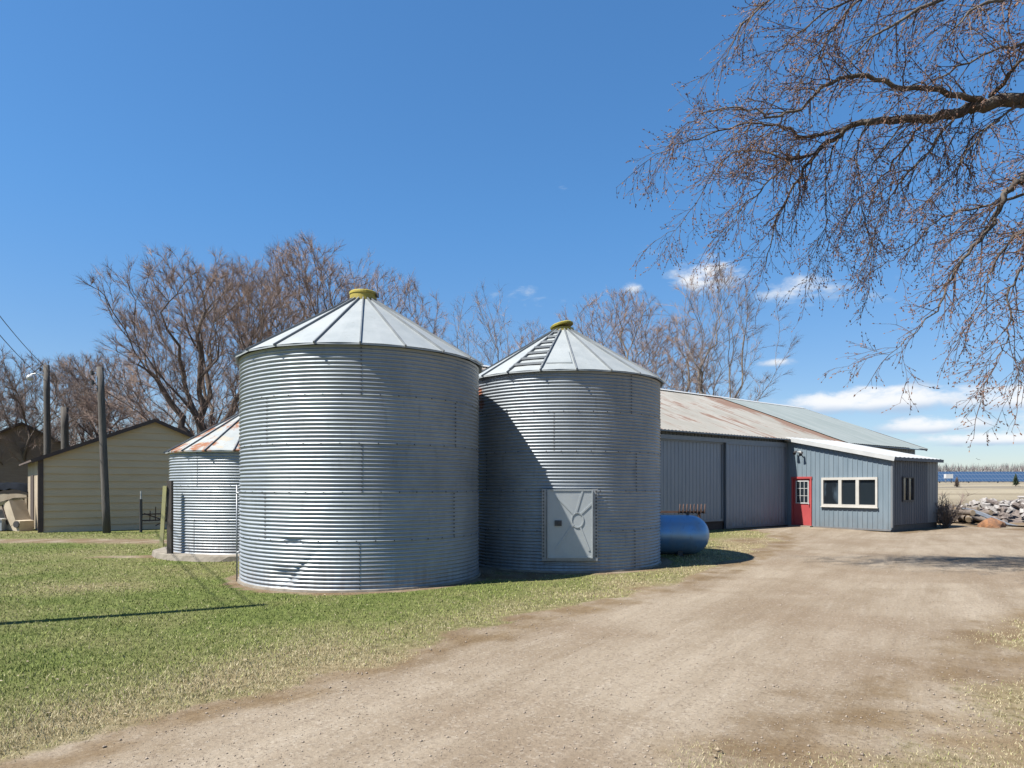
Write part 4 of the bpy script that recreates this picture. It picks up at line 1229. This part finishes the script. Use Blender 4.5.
def add_twig(p, d, L, r, depth):
    n = 4 if depth else 3
    pts = [p]; q = p.copy(); dd = d.copy()
    for i in range(n):
        dd = (dd+rvec(rg)*.2+Vector((0,0,-.13 if depth else -.05))).normalized(); q = q+dd*(L/n); pts.append(q)
    if depth: TW.tube(pts, [r+(.0035-r)*i/n for i in range(n+1)], 4, cap=False)
    else: TW.tube(pts, [r*.75, r*.65, r*.5, r*.3], 3, cap=False)
    if depth:
        m = max(3, int(L/.125))
        for k in range(m):
            f = .1+.9*(k+rg.random())/m; f = min(f, .99); i = int(f*n); pp = pts[i].lerp(pts[i+1], f*n-i)
            d0 = (pts[i+1]-pts[i]).normalized()
            if depth == 2 and rg.random() < .32 and L > .7:
                add_twig(pp, perp(rg, d0, rg.uniform(.4,.9)), L*rg.uniform(.35,.6), r*.6, 1)
            else:
                add_twig(pp, perp(rg, d0, rg.uniform(.4,.9)), rg.uniform(.14,.36), .005, 0)
    else:
        for k in range(max(2, int(L/.075))):
            if rg.random() < .25: continue
            f = rg.uniform(.2,1); i = min(int(f*n), n-1); pp = pts[i].lerp(pts[i+1], f*n-i)
            d0 = (pts[i+1]-pts[i]).normalized()
            BU.bud(pp, perp(rg, d0, rg.uniform(.3,.9)), rg.uniform(.035,.065), rg.uniform(.008,.014))
        BU.bud(q, dd, rg.uniform(.04,.07), .012)
for cp, r0, r1, dn in LIMBS:
    if 1075 < cp[0][0] < 1150: cp = [(1189, cp[0][1]-10+(60 if cp[0][1] < 60 else 0), 15.5)]+list(cp)   # joins the trunk
    pts = cat_pts([A3(*c) for c in cp], 4)
    n = len(pts)
    for i in range(1, n-1): pts[i] = pts[i]+rvec(rg)*.04
    rad = [r0*(1-i/(n-1))**1.15+r1 for i in range(n)]
    rad = [q*(.58+.22*min(1, q/.12)) for q in rad]
    LM.tube(pts, rad, 9)
    acc_ = 0
    for i in range(n-1):
        sg = (pts[i+1]-pts[i]); L = sg.length; acc_ += L*dn
        step_ = .15 if rad[i] < .06 else .22
        while acc_ > step_:
            acc_ -= step_*rg.uniform(.7,1.3)
            p = pts[i].lerp(pts[i+1], rg.random()); d0 = sg.normalized()
            d1 = perp(rg, d0, rg.uniform(.45,1.15)); d1 = (d1+Vector((-.12,0,-.30 if rg.random() < .75 else .35))).normalized()
            f = i/n
            add_twig(p, d1, rg.uniform(.55,1.35)*(1.1-.45*f), min(.014, rad[i]*.6), 2)
    add_twig(pts[-1], (pts[-1]-pts[-3]).normalized(), .7, .008, 2)
bt = Vector((12.7, 12.8, 0))
tr_ = empty('overhanging_tree', bt); tag(tr_, 'budding bare tree reaching over the driveway from the right', 'tree')
tp = A3(1190,150,15.5)
mb = MB(); mb.tube([bt+Vector((.05,0,-.2)), bt+Vector((0,0,.5)), bt+Vector((-.1,0,2.5)), bt+Vector((-.2,0,5)), tp, tp+Vector((.2,.1,2.0)), tp+Vector((.7,.3,4.2))], [.55,.42,.36,.32,.27,.2,.12], 14)
inv = -bt
def shift(mb): mb.v = [(x-bt.x, y-bt.y, z-bt.z) for x, y, z in mb.v]; return mb
mb.v += []; shift(mb).build('trunk', M['bark'], tr_, True)
mlimb = mottled('lichen_grey_bark', (.17,.145,.12), (.085,.068,.058), 2.5, .95, bump=.7, bdist=.03)
shift(LM).build('limbs', mlimb, tr_, True)
shift(TW).build('twigs', mottled('dark_red_twigs', (.115,.075,.062), (.16,.105,.085), 2, .8), tr_)
shift(BU).build('buds', mottled('orange_brown_buds', (.27,.125,.06), (.13,.065,.045), 6, .7, lo=.42, hi=.58), tr_)

# ------------------------------------------------------------------ wood and rubble heaps beyond the lean-to
M['logbark'] = mottled('log_bark', (.14,.11,.09), (.22,.18,.15), 5, .95, bump=.5)
M['cutwood'] = mottled('cut_wood', (.42,.33,.22), (.32,.24,.16), 8, .9)
M['rubble'] = mottled('pale_rubble', (.50,.47,.44), (.28,.25,.235), 3, .9, bump=.4)
M['rubble2'] = mottled('dark_rubble', (.13,.10,.09), (.30,.25,.22), 4, .9, bump=.9, bdist=.08)
M['orange'] = mottled('orange_rotten_wood', (.42,.20,.09), (.22,.12,.075), 7, .95, bump=.8, bdist=.04)
lg = empty('log', (0,0,0)); mb = MB(); mb.tube([(-.45,0,0),(-.1,.02,.01),(.45,-.01,0)], [.11,.105,.10], 10, cap=False); mb.build('bark', M['logbark'], lg, True)
for x, s in ((-.45,-1),(.45,1)):
    mb = MB(); r_ = .11 if s < 0 else .10
    mb.tube([(x,0,0),(x+s*.012,0,0)], [r_, r_*.9], 10)
    mb.build('cut_end', M['cutwood'], lg)
rg = random.Random(5)
for i in range(38):
    o = lg if i == 0 else copy_tree(lg)
    x = 21.3+rg.gauss(0,.75); y = 32.6+rg.gauss(0,.6); k = max(0, 1-((x-21.3)/2)**2)
    o.location = (x, y, .10+rg.random()*.55*k); o.rotation_euler = (0, rg.uniform(-.35,.35), rg.uniform(-.7,.7)+(PI/2 if rg.random() < .2 else 0))
    s = rg.uniform(.7,1.35); o.scale = (s*1.1, s, s)
    tag(o, 'weathered log in the tumbled firewood pile beyond the lean-to', 'log', 'logs in the firewood pile')
def chunk(seed, dims, mat):
    rr = random.Random(seed); mb = MB(); n = 7
    prof = [(rr.uniform(.65,1)*math.cos(2*PI*k/n), rr.uniform(.65,1)*math.sin(2*PI*k/n)) for k in range(n)]
    top = [(x*.85+rr.uniform(-.08,.08), y*.85, 1+rr.uniform(-.25,.25)) for x, y in prof]
    mb.v = [(x*dims[0], y*dims[1], -dims[2]) for x, y in prof]+[(x*dims[0], y*dims[1], z*dims[2]) for x, y, z in top]
    mb.f = [tuple(reversed(range(n))), tuple(range(n,2*n))]+[(k,(k+1) % n,n+(k+1) % n,n+k) for k in range(n)]
    o = mb.build('rubble_chunk', mat); return o
protos = [chunk(i, ((.34,.24,.10),(.22,.2,.14),(.5,.16,.06),(.28,.26,.08))[i % 4], M['rubble'] if i % 3 else M['rubble2']) for i in range(9)]
HX, HY = 26.0, 34.6
for i in range(270):
    o = protos[i] if i < 9 else protos[i % 9].copy()
    if i >= 9: col.objects.link(o)
    while True:
        x = rg.uniform(-4.3,3.6); y = rg.uniform(-3.1,.9)
        if (x/4.4)**2+(y/3.2)**2 < 1: break
    hz = 1.05*(1-math.hypot(x/4.4, y/3.2)**2)*(1+.15*math.sin(x*2.1))
    o.location = (HX+x, HY+y, .05+hz*rg.uniform(.85,1.05)); o.rotation_euler = (rg.uniform(-.7,.7), rg.uniform(-.7,.7), rg.uniform(0,6.28))
    s = rg.uniform(.45,.95); o.scale = (s,s,s)
    dark = (i % 9) % 3 == 0
    tag(o, ('dark brown' if dark else 'pale grey')+' broken chunk in the rubble heap at the right edge', 'rubble', ('dark' if dark else 'pale')+' chunks of the rubble heap')
mb = MB(); n = 26
for j in range(9):
    f = j/8
    for k in range(n):
        a = 2*PI*k/n; rr = (1-f)*(1+.06*math.sin(5*a+j))
        mb.v.append((4.2*rr*math.cos(a), 3.0*rr*math.sin(a), .95*(1-(1-f)**2)*(1+.18*math.sin(3*a+2*j)+.1*math.sin(9*a-j))-.05))
for j in range(8):
    for k in range(n): mb.f.append((j*n+k, j*n+(k+1) % n, (j+1)*n+(k+1) % n, (j+1)*n+k))
tag(mb.build('rubble_mound', M['rubble2'], None, True, (HX,HY,-.12)), kind='structure')
st_ = MB(); n = 20
for j, (r_, z) in enumerate(((.40,-.05),(.39,.1),(.33,.24),(.2,.33),(.03,.36))):
    for k in range(n):
        a = 2*PI*k/n; q = r_*(1+.16*math.sin(3*a+1+j)+.12*math.sin(7*a-2*j)); st_.v.append((q*math.cos(a)*1.25, q*math.sin(a), z*(1+.15*math.sin(2*a))))
for j in range(4):
    for k in range(n): st_.f.append((j*n+k, j*n+(k+1) % n, (j+1)*n+(k+1) % n, (j+1)*n+k))
tag(st_.build('rotten_stump', M['orange'], None, True, (20.5,29.2,0)), 'low crumbling orange stump in front of the log pile', 'stump')
sm = MB(); pa, pb = Vector((20.6,31.2,.74)), Vector((22.1,28.9,.03)); ax = (pb-pa); sd_ = Vector((.87,.49,0))
for i in range(25):
    f = i/24; c_ = pa+ax*f+Vector((0,0,-.16*math.sin(f*PI)+.05*math.sin(f*7)))
    for j in range(9):
        p = c_+sd_*(-.26+.52*j/8)+Vector((0,0,.018*math.cos(j*PI)+.05*(j/8)*math.sin(f*5))); sm.v.append(tuple(p-pa))
for i in range(24):
    for j in range(8): sm.f.append((i*9+j,(i+1)*9+j,(i+1)*9+j+1,i*9+j+1))
nv = len(sm.v); nf = len(sm.f); sm.v += [(x,y,z-.012) for x,y,z in sm.v]; sm.f += [tuple(i+nv for i in reversed(f)) for f in sm.f[:nf]]
so_ = sm.build('corrugated_sheet', M['steel'], None, True, pa)
tag(so_, 'long bent sheet of pale corrugated metal lying across the rubble', 'sheet metal')

# dead shrubs by the lean-to
def shrub(loc, seed, H, n, label, spread=.9, mat='greytwig'):
    rr = random.Random(seed); mb = MB()
    for i in range(n):
        a = rr.uniform(0,2*PI); ti = rr.uniform(.05,spread); d = Vector((math.cos(a)*math.sin(ti), math.sin(a)*math.sin(ti), math.cos(ti)))
        pts, ds = limb(mb, rr, Vector((rr.uniform(-.12,.12),rr.uniform(-.12,.12),-.05)), d, H*rr.uniform(.6,1.05), .016, .006, 5, .18, .02, 4)
        for k in range(14):
            i_ = rr.randrange(1,5); p = pts[i_].lerp(pts[i_+1], rr.random()); dd = perp(rr, ds[i_], rr.uniform(.4,1.1)); mb.spike(p, p+dd*H*rr.uniform(.12,.34), .009)
    e = empty('dead_shrub', loc); tag(e, label, 'shrub'); mb.build('branches', M[mat], e); return e
shrub((18.4,29.0,0), 1, 1.25, 34, 'dark tangled dead shrub against the lean-to corner', .9, 'bark')
shrub((19.1,29.9,0), 2, 1.7, 14, 'tall thin dead weeds beside the lean-to corner', .4)
shrub((20.9,34.4,0), 3, 1.3, 20, 'grey dead brush behind the log pile', .9)

# ------------------------------------------------------------------ far field: solar array, treeline, shrubs, bird
M['solar'], t, b = material('solar_panel_glass', (.02,.06,.16), .18, .1, .8)
o = t.obj(); x_ = t.xyz(o)
gl = t.math('MAXIMUM', t.step(t.math('ABSOLUTE', t.sub(t.math('FRACT', t.mul(x_[0], 2.0)), .5)), .40, .46), t.step(t.math('ABSOLUTE', t.sub(t.math('FRACT', t.mul(x_[2], 1.7)), .5)), .42, .47))
t.put(b.inputs['Base Color'], t.mix(t.mul(gl, .4), (.05,.10,.19), (.28,.32,.38)))
ROWS = 'rows of the far solar array'
rowlab = ['nearest','second nearest','third nearest','fourth nearest','fifth nearest','farthest']
Ys = [100,110,121,133,146,160]
proto = None
def solar_row(Y):
    e = empty('solar_row', (0, Y, 0))
    x0, x1 = 45, 230
    mb = MB(); vs = [(x0,0,.12),(x1,0,.12),(x1,1.9,1.6),(x0,1.9,1.6)]
    mb.add(vs+[(a,b_+.03,c-.05) for a,b_,c in vs],[(0,1,2,3),(7,6,5,4),(0,4,5,1),(1,5,6,2),(2,6,7,3),(3,7,4,0)]); mb.build('panel', M['solar'], e)
    mb = MB(); x = x0+1
    while x < x1: mb.bar((x,.95,-.3),(x,.95,.80),.12,.12); x += 4.3
    mb.build('stand', M['steel'], e)
    return e
sr = solar_row(Ys[0])
for i, Y in enumerate(Ys):
    o = sr if i == 0 else copy_tree(sr)
    o.location = (i*1.5, Y, float(gz(80, Y))); tag(o, rowlab[i]+' long row of tilted blue solar panels across the dry field', 'solar panels', ROWS)
vb = empty('inverter_cabinet', ((948.5-512)/F*97, 97, float(gz(62, 97)))); tag(vb, 'small white inverter cabinet on posts before the solar array', 'cabinet')
mb = MB(); mb.box((0,0,.85),(1.0,.5,.6)); mb.build('box', M['lampglass'], vb)
for x in (-.4,.4):
    mb = MB(); mb.bar((x,0,-.1),(x,0,.55),.08,.08); mb.build('post', M['steel'], vb)
M['evergreen'] = mottled('evergreen_needles', (.03,.05,.02), (.05,.075,.03), 4, .9)
def small_conifer(loc, H, seed, label, mat, nm):
    rr = random.Random(seed); e = empty(nm, loc); tag(e, label, 'shrub'); T = MB(); T.tube([(0,0,-.1),(0,0,H*.95)], [.08,.02], 6); T.build('trunk', M['bark'], e)
    mb = MB()
    for i in range(260):
        f = rr.random()**.7; z = H*(.08+.9*f); rad = .42*H*(1-f)+.06; a = rr.uniform(0,6.28); p = Vector((0,0,z)); mb.spike(p, p+Vector((math.cos(a)*rad*rr.uniform(.5,1.1), math.sin(a)*rad*rr.uniform(.5,1.1), rr.uniform(-.15,.25))), .07)
    mb.build('crown', mat, e)
small_conifer((59.0,80,float(gz(59.0,80))), 1.3, 1, 'small dark evergreen alone in the dry field', M['evergreen'], 'evergreen_shrub')
small_conifer((50.8,78,float(gz(50.8,78))), 1.0, 2, 'small brown shrub in the dry field', M['bark'], 'brown_shrub')
# woods on the horizon
rgw = np.random.default_rng(5); n = 130000
X = rgw.uniform(-900, 1150, n); Y = 430+rgw.uniform(-25, 60, n)
hmax = 7.5+6*fbm(X, Y*.1, .02)+3.5*fbm(X+50, Y*.1, .12)
zb = np.abs(rgw.normal(0,.35,n)); base = rgw.uniform(0,.8,n)*hmax; ht = rgw.uniform(.15,.3,n)*hmax; ht = np.minimum(ht, hmax*1.0-base)
wd = rgw.uniform(.12,.42,n); ln = rgw.normal(0,.9,n)
base = base+gz(X, Y)
co = np.stack([np.stack([X-wd,Y,base-.5],-1), np.stack([X+wd,Y+.8,base-.5],-1), np.stack([X+ln,Y+.3,base+ht],-1)],1).reshape(-1,3)
tag(np_mesh('distant_woods', co, np.arange(len(co)), 3, mottled('distant_woods_material', (.36,.275,.26), (.29,.23,.225), .02, .95)),  # colour lightened to carry the distance haze
    'low band of bare reddish woods along the horizon', 'woods', kind='stuff')
bd = empty('bird', at(978,459.5,53)); tag(bd, 'small dark bird flying above the far woods', 'bird')
mb = MB(); mb.tube([(-.16,0,0),(-.08,0,.01),(.04,0,.01),(.13,0,.03),(.18,0,.03)], [.012,.045,.05,.028,.008], 10); mb.build('body', M['dark_steel'], bd, True)
for s in (-1,1):
    mb = MB(); mb.add([(-.06,s*.03,.02),(.06,s*.03,.02),(.05,s*.2,.09),(-.03,s*.36,.06),(-.07,s*.2,.08)],[(0,1,2,3,4)]); mb.v += [(x,y,z-.008) for x,y,z in mb.v]; mb.f.append((9,8,7,6,5)); mb.build('wing', M['dark_steel'], bd)
bd.rotation_euler = (R(25),0,R(60)); bd.scale = (.5,.5,.5)

# ------------------------------------------------------------------ one common scale on all base colours, keeps bounced light weak
ALBEDO = .62
for m in bpy.data.materials:
    if not m.use_nodes: continue
    b = m.node_tree.nodes.get('Principled BSDF')
    if b is None: continue
    sk = b.inputs['Base Color']
    if sk.is_linked:
        src = sk.links[0].from_socket
        t = NT(m.node_tree)
        t.put(sk, t.mix(1.0, src, (ALBEDO, ALBEDO, ALBEDO), 'MULTIPLY'))
    else:
        c = sk.default_value; sk.default_value = (c[0]*ALBEDO, c[1]*ALBEDO, c[2]*ALBEDO, 1)
